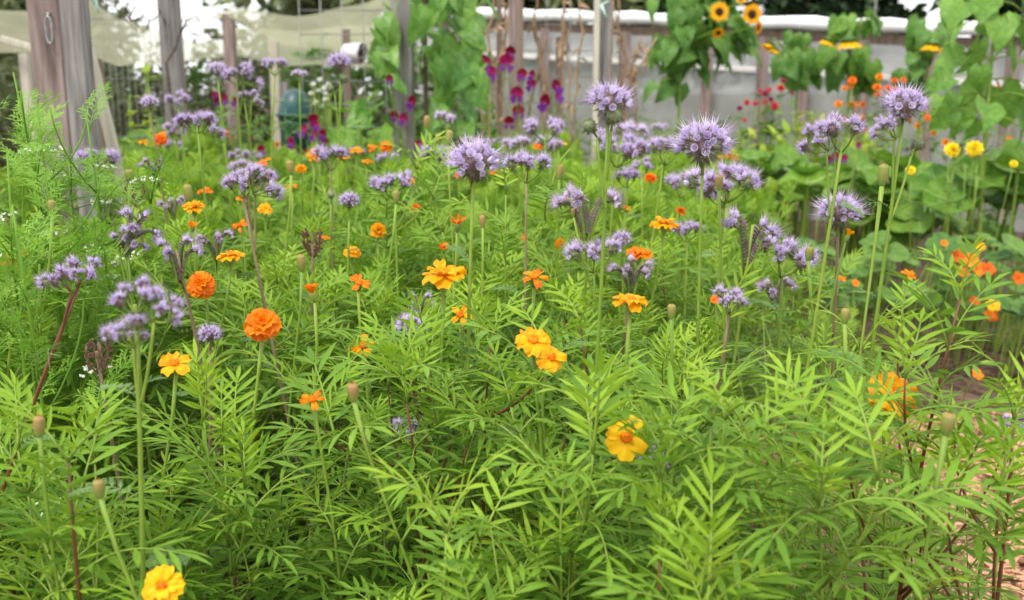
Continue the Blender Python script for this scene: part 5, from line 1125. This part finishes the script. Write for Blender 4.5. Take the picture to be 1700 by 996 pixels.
# ------------------------------------------------------------------ shrubs and trees behind
random.seed(111)
def bush_mb(seed, n, w_, h, d_, ls, mz=.0):
    random.seed(seed); b = MB(); cs = [(V((rnd(-.8, .8) * w_, rnd(-.7, .7) * d_, rnd(.15, .85) * h)), rnd(.25, .5)) for _ in range(12)]
    for k in range(n):
        c, r_ = cs[k % 12]; q = rdir() * r_ * rnd(.4, 1) ** .5; p = c + V((q.x * w_, q.y * d_, q.z * h))
        if p.z < mz: p.z = rnd(mz, mz + .1 * h)
        d = (rdir(-30, 60)); b.blade(p, d, (rdir() + V((0, 0, 1))).normalized(), ls * rnd(.6, 1.4), ls * .28, 3, .2, .2, 0, 0)
    return b
def stems_mb(seed, w_, h, n=7):
    random.seed(seed); b = MB()
    for k in range(n): b.tube(curve((rnd(-.1, .1) * w_, rnd(-.1, .1), -.02), (rnd(-.8, .8) * w_, rnd(-.2, .2), h * rnd(.6, .95)), V((rnd(-.05, .05), 0, 0)), 5), [.012, .01, .009, .007, .005, .003], 5)
    return b
BU = [(bush_mb(920 + k, 1500, .55, .95, .35, .06).mesh('foliage', [mt]), stems_mb(930 + k, .5, .95).mesh('stems', [M_BARK])) for k, mt in ((0, M_SHRUB), (1, M_SHRUB), (2, M_SHRB2))]
for (px, Y, k, s_, lab) in [(30, 7.6, 0, 1.0, 'dull brown green shrub behind the sloping rail'), (170, 7.0, 1, 1.05, 'brownish shrub seen through the narrow spaced wire fence'), (250, 7.4, 0, 1.05, 'dusky shrub left of the vine wound post'), (330, 7.6, 1, 1.08, 'dusky shrub right of the vine wound post'), (420, 7.6, 2, 1.02, 'greener shrub below the netting peak'),
   (500, 7.8, 0, 1.05, 'dull shrub above the teal bin'), (560, 7.6, 2, 1.1, 'green shrub behind the tin bucket'), (640, 7.4, 2, 1.2, 'green shrub behind the sturdy bean post'), (720, 7.6, 2, 1.2, 'green shrub hidden behind the bean leaves'), (110, 8.2, 2, 1.0, 'green shrub behind the broad pinkish post'), (460, 6.4, 0, .62, 'low brown weeds beside the pale post'), (300, 6.2, 1, .62, 'low brown weeds at the foot of the vine wound post'), (200, 6.2, 1, .58, 'low brown weeds behind the dark plank'), (545, 6.2, 0, .6, 'low brown weeds below the tin bucket'), (780, 5.9, 2, .62, 'low green weeds behind the sweet peas')] + [(px_, 9.3, q_, 1.25, l_) for px_, q_, l_ in ((-20, 1, 'olive shrub far beyond the sloping rail'), (75, 0, 'olive shrub far beyond the broad pinkish post'), (160, 1, 'olive shrub far beyond the dark plank'), (235, 0, 'olive shrub far beyond the tall light green weed'), (300, 1, 'olive shrub far beyond the vine wound post'), (370, 0, 'olive shrub far beyond the netting peak'), (450, 1, 'olive shrub far beyond the pale post'), (530, 0, 'olive shrub far beyond the cream flowered weed'), (610, 1, 'olive shrub far beyond the tin bucket'))]:
    p = foot(px, Y); r = thing('garden_shrub', V((p.x, p.y, 0)), lab, 'shrub', None, rnd(-.4, .4), s_); put('foliage', BU[k][0], r); put('stems', BU[k][1], r)
def tree(label, px, Y, H, cw, mat, seed, n, ls, conifer):
    p = foot(px, Y); r = thing('conifer_tree' if conifer else 'broadleaf_tree', V((p.x, p.y, 0)), label, 'tree'); random.seed(seed)
    b = MB(); tr = curve((0, 0, -.05), (rnd(-.2, .2), 0, H * .92), V((rnd(-.1, .1), 0, 0)), 8); b.tube(tr, [.16 - .015 * i for i in range(9)], 8)
    c = MB()
    for k in range(40):
        t = rnd(.22, .95); q, tg = along(tr, t); a = rnd(0, 6.28); L = cw * (1.1 - t * (.9 if conifer else .4)) * rnd(.6, 1.1); e = q + V((math.cos(a) * L, math.sin(a) * L, rnd(-.1, .35) * L)); b.tube([q, q.lerp(e, .5) + V((0, 0, .05 * L)), e], [.03, .02, .008], 5)
        for j in range(n // 40):
            f = q.lerp(e, rnd(.25, 1.05)) + rdir() * rnd(.05, .45) * cw * .5; c.blade(f, rdir(-50, 50), (rdir() + V((0, 0, 1.2))).normalized(), ls * rnd(.6, 1.4), ls * .3, 3, .2, .2, 0, 0)
    put('trunk', b.mesh('trunk', [M_BARK]), r); put('crown', c.mesh('crown', [mat]), r)
tree('dark evergreen tree behind the branching sunflower', 1120, 17, 5.5, 1.9, M_CONI, 940, 5200, .22, True)
tree('dark spreading evergreen above the mop headed sunflower', 1330, 17, 5.6, 1.6, M_CONI, 941, 5200, .22, True)
tree('dark evergreen with brownish limbs beside the patch of open sky', 1425, 16, 5.4, 1.0, M_CONI, 942, 4200, .2, True)
tree('dark evergreen right of the patch of open sky', 1620, 15.5, 5.2, .85, M_CONI, 943, 3600, .2, True)
tree('dark evergreen far behind the tall flowerless sunflower', 1730, 16, 5.4, 1.2, M_CONI, 948, 3600, .2, True)
tree('pale olive tree behind the wire trellis', 930, 16, 4.6, 1.7, M_TREE, 944, 4200, .24, False)
tree('pale olive tree behind the bean vine', 740, 17, 4.6, 1.8, M_TREE, 945, 4200, .24, False)
tree('hazy olive tree beyond the broad sagging net', 520, 19, 4.2, 2.0, M_TREE, 946, 4200, .26, False)
tree('hazy olive tree beyond the broad pinkish post', 60, 18, 4.0, 2.0, M_TREE, 947, 4200, .26, False)
# neighbours' names tell the look-alikes in the bed apart
import re
HERO = [o for o in bpy.data.objects if o.parent is None and 'label' in o and 'group' not in o and 'kind' not in o and o['category'] in ('marigold', 'phacelia', 'herb')]
def short(l):
    l = re.split(r' (?:on|above|beside|behind|under|low|before|round|over|between|below|against|among|near|just|deep|at|crossed|left|right|rising|leaning|blotched|next|level|by) ', l.split(',')[0])[0]
    return ' '.join(l.split()[:9])
SHORT = {}
for o in HERO: SHORT.setdefault(short(o['label']), []).append(o)
UNI = [(o, k) for k, v in SHORT.items() if len(v) == 1 for o in v]
for o in [o for o in bpy.data.objects if o.parent is None and 'group' in o]:
    h, k = min(UNI, key=lambda q: (q[0].location - o.location).length); d = o.location - h.location
    if d.length > .9: continue
    rel = 'beside' if abs(d.x) > abs(d.y) else ('behind' if d.y > 0 else 'before')
    g = o['group']
    pre = 'soft flowerless leafy marigold' if g.endswith('back of the bed') and g.startswith('leafy') else 'flowerless leafy marigold' if g.startswith('leafy') else 'lilac phacelia' if 'phacelia' in g else 'small %s marigold' % g.split()[1]
    art = 'the ' if not k.startswith('tallest') else 'the '
    o['label'] = '%s %s %s%s' % (pre, rel, art, k)
print('objects', len(bpy.data.objects))
